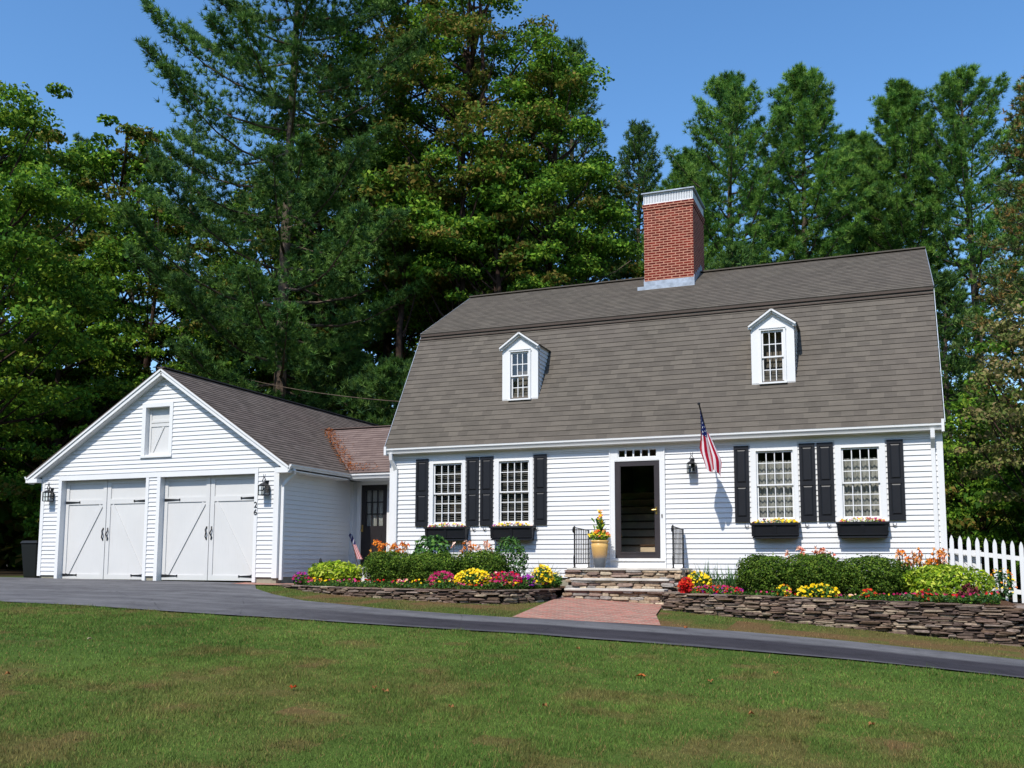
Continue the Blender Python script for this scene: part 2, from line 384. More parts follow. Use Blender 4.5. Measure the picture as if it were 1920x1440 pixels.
# ------------------------------------------------------------------ siding and roofs
def siding(b, P, z0, z1, xl, xr, holes=(), e=.105, brk=()):
    """clapboards: P(u, z, out)->point; xl/xr functions of z; holes (u0,u1,z0,z1)"""
    zs = set([z0, z1]); k = 0
    while z0+k*e < z1: zs.add(round(z0+k*e, 5)); k += 1
    for h in holes:
        for v in h[2:]:
            if z0 < v < z1: zs.add(v)
    for v in brk:
        if z0 < v < z1: zs.add(v)
    zs = sorted(zs)
    for a, c in zip(zs, zs[1:]):
        if c-a < 1e-4: continue
        k = math.floor((a-z0)/e+1e-3); cb = z0+k*e
        oa = .019*(1-(a-cb)/e)+.001; oc = .019*(1-(c-cb)/e)+.001
        mid = (a+c)/2; iv = [(xl(mid), xr(mid), 0, 0)]
        cuts = sorted([(h[0], h[1]) for h in holes if h[2]-1e-4 <= a and c <= h[3]+1e-4])
        segs = []; cur = None; L = 'L'
        for h0, h1 in cuts: segs.append((L, h0)); L = h1
        segs.append((L, 'R'))
        for s0, s1 in segs:
            a0 = xl(a) if s0 == 'L' else s0; a1 = xr(a) if s1 == 'R' else s1
            c0 = xl(c) if s0 == 'L' else s0; c1 = xr(c) if s1 == 'R' else s1
            if a1-a0 < 1e-3 and c1-c0 < 1e-3: continue
            a1 = max(a1, a0); c1 = max(c1, c0)
            b.face([P(a0, a, oa), P(a1, a, oa), P(c1, c, oc), P(c0, c, oc)])
            if abs(a-cb) < 1e-4: b.face([P(a0, a, 0), P(a1, a, 0), P(a1, a, oa), P(a0, a, oa)])
def front(y): return lambda u, z, o: (u, y-o, z)
def roof_plane(b, A, B, D, C, e=.14, lift=.012, thick=.03):
    """courses from eave A-B up to C-D (A below D... A,B eave left/right; D,C ridge left/right)"""
    A, B, C, D = map(Vector, (A, B, C, D)); H = ((D+C)/2-(A+B)/2); L = ((C-B).cross(B-A)); nrm = (B-A).cross(D-A)
    nrm.normalize()
    if nrm.z < 0: nrm = -nrm
    ul = (B-A).normalized(); hgt = (D-A)-ul*((D-A).dot(ul)); hh = hgt.length
    n = max(1, round(hh/e))
    for k in range(n):
        t0, t1 = k/n, (k+1)/n
        p0, p1 = A.lerp(D, t0), B.lerp(C, t0); q0, q1 = A.lerp(D, t1), B.lerp(C, t1)
        w = thick+lift if True else 0
        u = [(p-A).dot(ul) for p in (p0, p1, q1, q0)]
        v0, v1 = k*e+.004, (k+1)*e-.001
        b.face([p0+nrm*(thick+lift), p1+nrm*(thick+lift), q1+nrm*thick, q0+nrm*thick], [(u[0], v0), (u[1], v0), (u[2], v1), (u[3], v1)])
        b.face([p0+nrm*thick*(0 if k == 0 else 1), p1+nrm*thick*(0 if k == 0 else 1), p1+nrm*(thick+lift), p0+nrm*(thick+lift)], [(u[0], v0), (u[1], v0), (u[1], v0+.01), (u[0], v0+.01)])
    b.face([A, D, C, B]); b.face([A, A+nrm*(thick), D+nrm*thick, D]); b.face([B, C, C+nrm*thick, B+nrm*(thick)])

# ------------------------------------------------------------------ main house
HX0, HX1 = -2.114, 9.859; EZ = 2.58; BY, BZ = 1.686, 5.742; RY, RZ = 4.726, 7.472; HB = 2*RY
house = thing('gambrel_house', 'white clapboard gambrel house with brick chimney and two small dormers', 'house', (3.87, 4.7, -.5))
GZB = -.42
WIN = [(-.947, -.28, -1.104, -.14), (.708, 1.37, .536, 1.516), (6.406, 7.068, 6.235, 7.217), (8.06, 8.70, 7.885, 8.864)]
WZ0, WZ1 = .80, 2.165
holes = [(a-.05, c+.05, .74, 2.2) for a, c, _, _ in WIN]+[(3.33, 4.42, -.20, 2.36)]
b = MB(); siding(b, front(0), GZB, 2.36, lambda z: HX0, lambda z: HX1, holes); b.build('front_wall', M['siding'], house)
# gable walls follow the gambrel
def gy0(z): return 0.0 if z <= EZ-.1 else (min(BY, (z-EZ+.1)/(BZ-EZ+.1)*BY) if z < BZ else BY+(z-BZ)/(RZ-BZ)*(RY-BY))
for X, sg in ((HX1, 1), (HX0, -1)):
    b = MB(); siding(b, (lambda X, sg: (lambda u, z, o: (X+sg*o, u, z)))(X, sg), GZB, RZ-.05, lambda z: gy0(z)+.02, lambda z: HB-gy0(z)-.02, brk=(EZ-.1, BZ))
    b.build('gable_wall', M['siding'], house)
b = MB(); siding(b, lambda u, z, o: (u, HB+o, z), GZB, 2.4, lambda z: HX0, lambda z: HX1); b.build('rear_wall', M['siding'], house)
b = MB(); b.box(HX0+.02, HX1-.02, .02, HB-.02, -1.1, GZB+.0); b.build('foundation', M['concrete'], house)
# interior: floor, back wall, ceiling, stairs, open inner door
b = MB()
b.box(HX0+.05, HX1-.05, .14, 4.3, -.3, -.06); b.box(HX0+.05, HX1-.05, 4.3, 4.4, -.3, 2.5); b.box(HX0+.05, HX1-.05, .02, 4.4, 2.44, 2.5)
b.box(2.6, 2.68, .14, 4.3, -.06, 2.44); b.box(4.52, 4.6, .14, 4.3, -.06, 2.44)
b.box(HX0+.05, HX0+.1, .1, 4.4, -.3, 2.45); b.box(HX1-.1, HX1-.05, .1, 4.4, -.3, 2.45)
b.build('interior_wall', M['interior'], house)
b = MB(); c2 = MB()
for k in range(9):
    z = -.06+.19*(k+1); y = .85+.25*k
    b.box(2.7, 4.16, y, y+.28, z-.035, z); c2.box(2.7, 4.14, y+.025, y+.05, z-.19, z-.035)
st = b.build('staircase', M['stairwood'], house); c2.build('riser', M['staircream'], st)
b = MB(); b.box(4.26, 4.31, .16, 1.0, -.05, 2.05); b.build('inner_door', M['darkdoor'], house)
# corner boards, frieze, soffit, sill
for x0, x1 in ((HX0-.02, HX0+.1), (HX1-.09, HX1+.02)): b = MB(); b.box(x0, x1, -.022, .08, GZB-.02, 2.40); b.build('corner_board', M['trim'], house)
b = MB(); b.box(HX0-.02, HX1+.02, -.03, .02, 2.345, 2.44); b.box(HX0-.03, HX1+.03, -.13, .0, 2.44, 2.56); b.build('frieze', M['trim'], house)
# gutter (ogee section) and downspouts
def gutter(x0, x1, yw, z1, parent, axis='x', sg=-1, h=.125, d=.11):
    prof = [(0, 0), (0, -h), (.55*d, -h), (.62*d, -.8*h), (.78*d, -.55*h), (.98*d, -.35*h), (1.0*d, -.06*h), (1.06*d, 0), (.97*d, 0), (.93*d, -.3*h), (.1*d, -.9*h), (.06*d, 0)]
    b = MB(); A = []; B = []
    for o, z in prof:
        if axis == 'x': A.append((x0, yw+sg*o, z1+z)); B.append((x1, yw+sg*o, z1+z))
        else: A.append((yw+sg*o, x0, z1+z)); B.append((yw+sg*o, x1, z1+z))
    for i in range(len(prof)-1): b.face([A[i], B[i], B[i+1], A[i+1]])
    for E_ in (A, B):
        c = [tuple(p) for p in E_[:8]]; b.face(c)
    return b.build('gutter', M['trim'], parent)
gutter(-2.17, 9.90, -.13, 2.575, house)
b = MB(); b.box(-2.18, -2.12, -.25, .02, 2.42, 2.62); b.build('eave_return', M['trim'], house); b = MB(); b.box(9.86, 9.91, -.25, .04, 2.41, 2.65); b.build('eave_return', M['trim'], house)
def downspout(pts, parent, wdt=.075):
    b = MB()
    for p, q in zip(pts, pts[1:]): b.bar(p, q, wdt, wdt*.75, (0, 1, .01))
    return b.build('downspout', M['trim'], parent)
downspout([(9.70, -.2, 2.46), (9.70, -.19, 2.30), (9.70, -.05, 2.12), (9.70, -.05, -.55)], house)
downspout([(-2.02, -.2, 2.46), (-2.02, -.17, 2.30), (-1.95, -.05, 2.08), (-1.95, -.05, -.5)], house)
# roofs
LO = Vector((0, -.15, EZ-.02)); X0, X1 = HX0-.06, HX1+.05
b = MB(); roof_plane(b, (X0, -.20, EZ-.03), (X1, -.20, EZ-.03), (X0, BY, BZ), (X1, BY, BZ))
rf = b.build('lower_roof', M['roof'], house)
b = MB(); sl_ = (RZ-BZ)/(RY-BY)
roof_plane(b, (X0-.01, BY-.12, BZ-.12*sl_+.035), (X1+.01, BY-.12, BZ-.12*sl_+.035), (X0-.01, RY, RZ+.035), (X1+.01, RY, RZ+.035))
roof_plane(b, (X0-.01, HB-BY+.12, BZ-.12*sl_+.035), (X1+.01, HB-BY+.12, BZ-.12*sl_+.035), (X0-.01, RY, RZ+.035), (X1+.01, RY, RZ+.035))
b.build('upper_roof', M['roof'], house)
b = MB(); roof_plane(b, (X0, HB+.2, EZ-.03), (X1, HB+.2, EZ-.03), (X0, HB-BY, BZ), (X1, HB-BY, BZ)); b.build('rear_roof', M['roof'], house)
b = MB(); b.bar((X0, BY-.115, BZ-.052), (X1, BY-.115, BZ-.052), .03, .05); b.bar((X0-.01, BY-.155, BZ-.16), (X1+.01, BY-.155, BZ-.16), .05, .03)
b.build('break_flashing', M['flashdark'], house)
b = MB(); b.bar((X0-.02, RY, RZ+.085), (X1+.02, RY, RZ+.085), .2, .03); b.build('ridge_cap', M['roof'], house)
# light drip edge on the rakes
for X in (X0-.018, X1+.018):
    b = MB(); b.bar((X, -.2, EZ+.0), (X, BY-.01, BZ+.02), .012, .035, (0, -1, .5)); b.bar((X, BY-.1, BZ+.0), (X, RY, RZ+.06), .012, .035); b.bar((X, HB-BY+.1, BZ), (X, RY, RZ+.06), .012, .035); b.bar((X, HB+.2, EZ), (X, HB-BY, BZ), .025, .06, (0, 1, .5))
    b.build('rake_edge', M['steel'], house)
# chimney
b = MB()
def uvbox(b, x0, x1, y0, y1, z0, z1):
    for q in (((x0, y0), (x1, y0)), ((x1, y0), (x1, y1)), ((x1, y1), (x0, y1)), ((x0, y1), (x0, y0))):
        (ax, ay), (cx_, cy_) = q; L = math.dist(*q); o = 0 if q[0][1] == q[1][1] else .1
        b.face([(ax, ay, z0), (cx_, cy_, z0), (cx_, cy_, z1), (ax, ay, z1)], [(o, z0), (o+L, z0), (o+L, z1), (o, z1)])
    b.face([(x0, y0, z1), (x1, y0, z1), (x1, y1, z1), (x0, y1, z1)], [(0, 0), (1, 0), (1, 1), (0, 1)])
    b.face([(x0, y0, z0), (x0, y1, z0), (x1, y1, z0), (x1, y0, z0)], [(0, 0), (1, 0), (1, 1), (0, 1)])
CX0, CX1, CY0, CY1 = 3.17, 4.455, 3.811, 5.36
uvbox(b, CX0, CX1, CY0, CY1, 6.4, 9.10); uvbox(b, CX0-.018, CX1+.018, CY0-.018, CY1+.018, 9.10, 9.16); uvbox(b, CX0-.03, CX1+.03, CY0-.03, CY1+.03, 9.16, 9.24)
ch = b.build('chimney', M['chim'], house)
b = MB(); f0 = BZ+(CY0-.02-BY)*sl_
b.box(CX0-.015, CX1+.015, CY0-.02, CY0-.0, f0-.1, f0+.24); b.box(CX0-.14, CX1+.05, CY0-.2, CY0+.0, f0-.09, f0+.06)
for k in range(5):
    y = CY0+k*.22; zz = BZ+(y-BY)*sl_; b.box(CX1, CX1+.015, y, y+.235, zz-.1, zz+.30); b.box(CX0-.015, CX0, y, y+.235, zz-.1, zz+.30)
b.build('lead_flashing', M['steel'], ch)
b = MB(); b.box(CX0, CX1, CY0, CY1, 9.24, 9.275); b.box(CX0, CX1, CY0, CY0+.02, 9.5, 9.53); b.box(CX0, CX1, CY1-.02, CY1, 9.5, 9.53)
for k in range(31):
    x = CX0+.01+k*(CX1-CX0-.02)/30; b.box(x-.012, x+.012, CY0+.004, CY0+.016, 9.275, 9.5); b.box(x-.012, x+.012, CY1-.016, CY1-.004, 9.275, 9.5)
for k in range(37):
    y = CY0+.02+k*(CY1-CY0-.04)/36; b.box(CX1-.016, CX1-.004, y-.012, y+.012, 9.275, 9.5); b.box(CX0+.004, CX0+.016, y-.012, y+.012, 9.275, 9.5)
cap = b.build('chimney_screen', M['trim'], ch)
b = MB(); b.box(CX0-.05, CX1+.05, CY0-.05, CY1+.05, 9.53, 9.56); b.box(CX0+.03, CX1-.03, CY0+.03, CY1-.03, 9.24, 9.5); b.build('chimney_lid', M['steel'], ch)

# windows
def muntins(b, x0, x1, z0, z1, nc, nr, y, t=.018):
    for k in range(1, nc): x = x0+(x1-x0)*k/nc; b.box(x-t/2, x+t/2, y-.012, y+.012, z0, z1)
    for k in range(1, nr): z = z0+(z1-z0)*k/nr; b.box(x0, x1, y-.010, y+.010, z-t/2, z+t/2)
def frame(b, x0, x1, z0, z1, y0, y1, t, tb=None, tt=None):
    tb = tb or t; tt = tt or t
    b.box(x0, x0+t, y0, y1, z0, z1); b.box(x1-t, x1, y0, y1, z0, z1)
    b.box(x0+t, x1-t, y0+.001, y1-.001, z0, z0+tb); b.box(x0+t, x1-t, y0+.001, y1-.001, z1-tt, z1)
def dh_window(parent, g0, g1, z0, z1, c0, c1, czt, czb, nc, nr, y, sash=.035, name='window'):
    """double hung: glass g0..g1, z0..z1; casing c0..c1 up to czt, sill at czb"""
    b = MB(); j0, j1 = g0-sash, g1+sash; t = z1+sash; bo = z0-sash
    b.box(c0, j0, y-.032, y+.06, czb+.035, czt); b.box(j1, c1, y-.032, y+.06, czb+.035, czt); b.box(j0, j1, y-.030, y+.06, t, czt)
    b.box(j0, j1, y-.030, y+.06, czb+.035, bo)
    b.box(c0-.015, c1+.015, y-.065, y+.05, czb, czb+.035)
    b.box(j0-.012, j0+.002, y-.04, y-.03, bo, t); b.box(j1-.002, j1+.012, y-.04, y-.03, bo, t); b.box(j0, j1, y-.042, y-.031, t, t+.014)
    wdw = b.build(name, M['trim'], parent); mid = (z0+z1)/2
    b = MB(); frame(b, j0, j1, mid-.016, t, y+.0, y+.03, sash, .032); muntins(b, g0, g1, mid+.016, z1, nc, nr, y+.014); b.build('upper_sash', M['trim'], wdw)
    b = MB(); frame(b, j0, j1, bo, mid+.016, y+.032, y+.06, sash, sash, .032); muntins(b, g0, g1, z0, mid-.016, nc, nr, y+.046); b.build('lower_sash', M['trim'], wdw)
    b = MB(); b.face([(g0, y+.02, mid), (g1, y+.02, mid), (g1, y+.02, z1), (g0, y+.02, z1)]); b.face([(g0, y+.05, z0), (g1, y+.05, z0), (g1, y+.05, mid), (g0, y+.05, mid)])
    b.build('pane', M['glass'], wdw); return wdw
for i, (g0, g1, c0, c1) in enumerate(WIN):
    wd = dh_window(house, g0, g1, .83, 2.155, c0+.02, c1-.02, 2.345, .715, 4, 3, 0)
    if i < 2:
        b = MB(); z = .84
        while z < 2.16:
            b.hexa([(g0-.01, .10, z), (g1+.01, .10, z), (g1+.01, .125, z+.013), (g0-.01, .125, z+.013), (g0-.01, .10, z+.003), (g1+.01, .10, z+.003), (g1+.01, .125, z+.016), (g0-.01, .125, z+.016)]); z += .044
        for x in (g0+.15, (g0+g1)/2, g1-.15): b.box(x-.006, x+.006, .098, .10, .84, 2.16)
        b.build('venetian_blind', M['blind'], wd)
        if i == 0:
            b = MB(); b.lathe([(.2, 0), (.13, .26)], (g0+.36, .42, 1.02), 16); b.build('lamp_shade', M['lampshade'], house, True)
    else:
        b = MB(); n = 40
        for z0, z1, y0 in ((.80, 1.42, .13), (1.36, 1.99, .12)):
            for k in range(n):
                xa = g0-.02+(g1-g0+.04)*k/n; xb = g0-.02+(g1-g0+.04)*(k+1)/n; ya = y0+.014*math.sin(k*1.3+i); yb = y0+.014*math.sin((k+1)*1.3+i)
                za = z0+.02*math.sin(k*.9)
                b.face([(xa, ya, za), (xb, yb, z0+.02*math.sin((k+1)*.9)), (xb, yb, z1), (xa, ya, z1)])
        b.build('lace_curtain', M['lace'], wd)
# shutters
def shutter(x0, x1, z0=.739, z1=2.313):
    b = MB(); y = -.016; d = .034; t = .048
    b.box(x0, x0+t, y-d, y, z0, z1); b.box(x1-t, x1, y-d, y, z0, z1)
    R_ = [(z0, z0+.10), (1.46, 1.54), (z1-.075, z1)]
    for a, c in R_: b.box(x0+t, x1-t, y-d+.001, y, a, c)
    for a, c in ((R_[0][1], R_[1][0]), (R_[1][1], R_[2][0])):
        b.box(x0+t, x1-t, y-d+.018, y, a, c)
        i = .012; j = .038; f0 = y-d+.017; f1 = y-d+.003; xa, xb = x0+t, x1-t
        b.hexa([(xa+j, f1, a+j), (xb-j, f1, a+j), (xb-i, f0, a+i), (xa+i, f0, a+i), (xa+j, f1, c-j), (xb-j, f1, c-j), (xb-i, f0, c-i), (xa+i, f0, c-i)])
    s = b.build('shutter', M['shutter'], house)
    b = MB(); xm = x1-.09 if x0 < 5 or True else x0
    return s
SH = [(-1.431, -1.109), (-.135, .182), (.214, .531), (1.521, 1.828), (5.925, 6.228), (7.222, 7.532), (7.562, 7.88), (8.869, 9.175)]
for i, (a, c) in enumerate(SH):
    s = shutter(a+.003, c-.003)
    if i not in (0,):
        xm = {1: a+.2, 2: c-.2, 3: a+.06, 4: c-.07, 5: a+.12, 6: c-.12, 7: a+.1}[i]; b = MB()
        b.tube([(xm-.03, -.04, .70), (xm-.035, -.04, .66), (xm, -.04, .635), (xm+.03, -.04, .65), (xm+.03, -.04, .685)], .007, 6); b.tube([(xm, .0, .64), (xm, -.045, .64)], .006, 6)
        b.build('shutter_hook', M['black'], s)
# door surround, transom, storm door
b = MB()
b.box(3.285, 3.383, -.045, .1, -.02, 2.10); b.box(4.367, 4.46, -.045, .1, -.02, 2.10)
b.box(3.285, 3.456, -.04, .1, 2.10, 2.345); b.box(4.307, 4.46, -.04, .1, 2.10, 2.345)
b.box(3.456, 4.307, -.038, .1, 2.095, 2.162); b.box(3.456, 4.307, -.038, .1, 2.335, 2.345); b.box(3.383, 4.367, -.036, .1, 2.082, 2.10)
b.box(3.27, 4.475, -.06, .14, -.055, -.0); b.box(3.285, 4.46, -.03, .1, -.22, -.055)
b.box(3.262, 3.285, -.052, .02, -.2, 2.345); b.box(4.46, 4.482, -.052, .02, -.2, 2.345)
dc = b.build('door_casing', M['trim'], house)
b = MB(); muntins(b, 3.456, 4.307, 2.162, 2.335, 5, 1, -.01, .032); frame(b, 3.456, 4.307, 2.162, 2.335, -.022, .02, .016)
tr = b.build('transom', M['trim'], house); b = MB(); b.face([(3.47, 0, 2.17), (4.3, 0, 2.17), (4.3, 0, 2.33), (3.47, 0, 2.33)]); b.build('pane', M['glass'], tr)
b = MB(); x0, x1 = 3.388, 4.362
frame(b, x0, x1, .004, 2.076, -.022, .012, .105, .135, .10)
b.box(x0+.105, x0+.12, -.014, .006, .139, 1.97); b.box(x1-.12, x1-.105, -.014, .006, .139, 1.97); b.box(x0+.105, x1-.105, -.030, -.022, .10, .115)
sd = b.build('storm_door', M['bronze'], house)
b = MB(); b.face([(x0+.1, -.005, .13), (x1-.1, -.005, .13), (x1-.1, -.005, 1.98), (x0+.1, -.005, 1.98)]); b.build('pane', M['glass'], sd)
b = MB(); b.box(4.265, 4.305, -.03, -.022, .93, 1.09); b.tube([(4.285, -.03, 1.03), (4.285, -.06, 1.03), (4.20, -.065, 1.025)], .009, 8); b.tube([(4.285, -.03, 1.05), (4.285, -.06, 1.05)], .014, 8); b.build('handle', M['brass'], sd)
b = MB(); b.box(4.40, 4.42, -.06, -.045, .86, .93); b.build('doorbell', M['black'], dc)

# dormers
def dormer(xc, zoff=0):
    h = .444; zb, ze, zp = 3.60+zoff, 4.915+zoff, 5.15+zoff; y = .42; yr = lambda z: -.20+(z-EZ+.03)/(BZ-EZ+.03)*(BY+.20)+.02
    x0, x1 = xc-h, xc+h; gx0, gx1 = xc-.192, xc+.186
    b = MB()
    for q in (((x0, zb), (gx0-.04, ze)), ((gx1+.04, zb), (x1, ze))): b.box(q[0][0], q[1][0], y-.0, y+.05, q[0][1], q[1][1])
    b.box(gx0-.04, gx1+.04, y, y+.05, zb, 3.665+zoff)
    b.face([(x0, y, ze), (gx0-.04, y, ze), (gx0-.04, y, ze-.001), (x0, y, ze-.001)])
    b.box(gx0-.04, gx1+.04, y, y+.05, 4.79+zoff, ze)
    b.face([(x0, y, ze), (x1, y, ze), (xc, y, zp+.03)]); b.face([(x0, y+.05, ze), (xc, y+.05, zp), (x1, y+.05, ze)])
    d = b.build('dormer', M['trim'], house)
    for X, sg in ((x1, 1), (x0, -1)):
        b = MB(); siding(b, (lambda X, sg: (lambda u, z, o: (X+sg*o, u, z)))(X, sg), zb, ze+.02, lambda z: y+.05, lambda z: max(yr(z), y+.05), e=.1)
        b.build('cheek', M['siding'], d)
    b = MB()
    for sg in (-1, 1):
        xe = xc+sg*(h+.05); zee = ze-.02
        nr = Vector((sg*(zp+.09-zee), 0, abs(xe-xc))).normalized()*.028
        P0, P1 = Vector((xe, y-.09, zee)), Vector((xc, y-.09, zp+.09)); Q0, Q1 = Vector((xe, yr(zee)+.05, zee)), Vector((xc, yr(zp+.1)+.05, zp+.09))
        b.hexa([P0, Q0, Q1, P1, P0+nr, Q0+nr, Q1+nr, P1+nr])
    b.build('dormer_roof', M['roof'], d)
    b = MB()
    for sg in (-1, 1):
        for yy, dz, t in ((y-.075, -.012, .034), (y-.035, -.048, .04)):
            b.bar((xc+sg*(h+.04), yy, ze-.02+dz), (xc, yy, zp+.085+dz), .06, t, (0, 0, 1))
        b.box(min(xc+sg*(h+.045), xc+sg*(h-.02)), max(xc+sg*(h+.045), xc+sg*(h-.02)), y-.07, y+.02, ze-.075, ze-.03)
    b.build('dormer_rake', M['trim'], d)
    wd = dh_window(d, gx0, gx1, 3.70+zoff, 4.75+zoff, xc-.27, xc+.27, 4.83+zoff, 3.645+zoff, 3, 2, y-.002, .04, 'window')
    b = MB(); b.box(xc-.28, xc+.28, y-.05, y-.03, 4.83+zoff, 4.85+zoff)
    b.build('drip_cap', M['trim'], d)
    b = MB(); b.box(x0+.02, x1-.02, y+.28, y+.30, 3.6, ze); b.build('interior_wall', M['interior'], d)
    # interior cover strip at the sill
    return d
dormer(1.010); dormer(6.716, .006)

# ------------------------------------------------------------------ garage
gar = thing('garage', 'white clapboard two-car garage wing with gabled front and brown shingles', 'garage', (-7.7, 3, -.55))
GY = -1.674; GX0, GX1 = -11.296, -4.091; PX, PZ = -7.46, 4.50; gsl = (4.56-2.06)/(PX+11.6)
def glx(z): return GX0 if z < 2.18 else PX-(4.47-z)/(4.47-2.18)*(PX-GX0)
def grx(z): return GX1 if z < 2.18 else PX+(4.47-z)/(4.47-2.18)*(GX1-PX)
O = [(-10.634, -7.925), (-7.485, -4.737)]; GT = 1.94
gh = [(a-.10, c+.09, -.6, GT+.11) for a, c in O]+[(-8.13, -7.20, 2.45, 3.76)]
b = MB(); siding(b, front(GY), -.44, 4.46, glx, grx, gh, brk=(2.18,)); b.build('front_wall', M['siding'], gar)
b = MB(); siding(b, lambda u, z, o: (GX1+o, u, z), -.44, 2.0, lambda z: GY, lambda z: 8.4); b.build('side_wall', M['siding'], gar); b = MB(); siding(b, lambda u, z, o: (GX0-o, u, z), -.44, 2.0, lambda z: GY, lambda z: 8.4)
b.build('side_wall', M['siding'], gar)
b = MB(); siding(b, lambda u, z, o: (u, 8.4+o, z), -.44, 4.46, glx, grx, brk=(2.18,)); b.build('rear_wall', M['siding'], gar)
b = MB(); b.box(GX0+.03, O[0][0]-.06, GY+.02, GY+.2, -.62, -.44); b.box(O[0][1]+.06, O[1][0]-.06, GY+.02, GY+.2, -.62, -.44); b.box(O[1][1]+.06, GX1-.02, GY+.02, GY+.2, -.62, -.44); b.box(GX1-.2, GX1-.01, GY+.2, 8.3, -.62, -.44); b.box(GX0+.01, GX0+.2, GY+.2, 8.3, -.62, -.44)
b.build('foundation', M['concrete'], gar)
for x0, x1 in ((GX0-.02, GX0+.09), (GX1-.12, GX1+.02)): b = MB(); b.box(x0, x1, GY-.025, GY+.1, -.46, 2.05); b.build('corner_board', M['trim'], gar)
b = MB()
for a, c in O: b.box(a-.10, a, GY-.03, GY+.2, -.56, GT); b.box(c, c+.09, GY-.03, GY+.2, -.56, GT)
b.box(O[0][0]-.10, O[1][1]+.09, GY-.032, GY+.2, GT, GT+.115)
b.build('door_trim', M['trim'], gar)
for i, (a, c) in enumerate(O):
    y = GY+.15; b = MB(); zb = -.53; mid = (a+c)/2
    b.box(a, c, y, y+.05, zb, GT)
    f = y-.022; t = .11
    b.box(a, a+t, f, y, zb, GT-.02); b.box(c-t, c, f, y, zb, GT-.02); b.box(mid-.125, mid-.012, f, y, zb, GT-.02); b.box(mid+.012, mid+.125, f, y, zb, GT-.02)
    for s0, s1 in ((a+t, mid-.125), (mid+.125, c-t)):
        b.box(s0, s1, f+.001, y, zb, zb+.12); b.box(s0, s1, f+.001, y, 1.33, 1.45); b.box(s0, s1, f+.001, y, GT-.10, GT-.02)
    # diagonal braces
    b.bar((a+t+.05, y-.012, zb+.13), (mid-.18, y-.012, 1.30), .11, .02, (0, 1, 0)); b.bar((mid+.18, y-.012, 1.30), (c-t-.05, y-.012, zb+.13), .11, .02, (0, 1, 0))
    gd = b.build('garage_door', M['gdoor'], gar)
    b = MB()   # shadow grooves are open gaps between the boards
    for z in (.12, .75): b.box(a+t+.002, mid-.127, y-.001, y+.001, z, z+.004)
    for x, sg in ((a, 1), (c, -1)):
        for z in (1.39, -.43):
            b = MB(); xa, xb = x+sg*.02, x+sg*.46
            b.hexa([(xa, f-.012, z-.032), (xb, f-.012, z-.012), (xb, f, z-.012), (xa, f, z-.032), (xa, f-.012, z+.032), (xb, f-.012, z+.012), (xb, f, z+.012), (xa, f, z+.032)])
            b.lathe([(.0, 0), (.026, .0), (.026, .012), (0, .012)], (0, 0, 0), 4) if False else None
            b.box(min(xb, xb+sg*.03), max(xb, xb+sg*.03), f-.013, f, z-.026, z+.026); b.build('strap_hinge', M['black'], gd)
    for sg in (-1, 1):
        b = MB(); x = mid+sg*.07
        b.tube([(x, f-.005, .43), (x+sg*.02, f-.03, .50), (x-sg*.012, f-.045, .58), (x+sg*.02, f-.03, .66), (x, f-.005, .73)], [.012, .014, .016, .014, .012], 8)
        b.box(x-.016, x+.016, f-.01, f, .42, .47); b.box(x-.016, x+.016, f-.01, f, .69, .74); b.build('handle', M['black'], gd)
# loft door
b = MB(); lx0, lx1, lz0, lz1 = -8.02, -7.29, 2.50, 3.67; y = GY
b.box(lx0-.11, lx0, y-.03, y+.14, lz0-.03, lz1+.10); b.box(lx1, lx1+.10, y-.03, y+.14, lz0-.03, lz1+.10); b.box(lx0, lx1, y-.03, y+.14, lz1, lz1+.10); b.box(lx0-.12, lx1+.11, y-.05, y+.14, lz0-.075, lz0-.03); b.box(lx0, lx1, y-.01, y+.14, lz0-.03, lz0)
lt = b.build('loft_door', M['trim'], gar)
b = MB(); y += .12
b.box(lx0, lx1, y, y+.03, lz0, lz1); b.box(lx0, lx0+.07, y-.018, y, lz0, lz1); b.box(lx1-.07, lx1, y-.018, y, lz0, lz1)
b.box(lx0+.07, lx1-.07, y-.017, y, lz0, lz0+.07); b.box(lx0+.07, lx1-.07, y-.017, y, 3.30, 3.36); b.box(lx0+.07, lx1-.07, y-.017, y, 3.2, 3.28)
b.bar((lx0+.13, y-.01, lz0+.08), (lx0+.44, y-.01, 3.19), .05, .018, (0, 1, 0))
pn = b.build('door_panel', M['gdoor'], lt)
b = MB(); b.box(lx0+.05, lx0+.27, y-.03, y-.018, 3.275, 3.30); b.box(lx1-.27, lx1-.04, y-.03, y-.018, 3.275, 3.30); b.build('hinge', M['black'], pn) if False else None
# roof
GE0 = (-11.66, 2.02); GE1 = (-3.70, 2.06); GYF, GYB = GY-.21, 8.6
b = MB(); roof_plane(b, (GE1[0], GYF, GE1[1]), (GE1[0], GYB, GE1[1]), (PX, GYF, 4.56), (PX, GYB, 4.56)); b.build('roof', M['groof'], gar)
b = MB(); roof_plane(b, (GE0[0], GYF, GE0[1]), (GE0[0], GYB, GE0[1]), (PX, GYF, 4.56), (PX, GYB, 4.56)); b.build('roof', M['groof'], gar)
b = MB(); b.bar((PX, GYF, 4.60), (PX, GYB, 4.60), .22, .025); b.build('ridge_cap', M['groof'], gar)
e0, e1, pk = Vector((GE0[0]+.02, 0, GE0[1]-.07)), Vector((GE1[0], 0, GE1[1]-.07)), Vector((PX, 0, 4.50))
for E0 in (e0, e1):
    b = MB()
    for yy, dz, t, wy in ((GYF+.01, .045, .045, .03), (GYF+.035, -.02, .10, .035), (GYF+.14, -.055, .05, .16)):
        b.bar((E0.x, yy, E0.z+dz), (PX, yy, pk.z+dz), wy, t, (0, 0, 1))
    b.build('rake_board', M['trim'], gar)
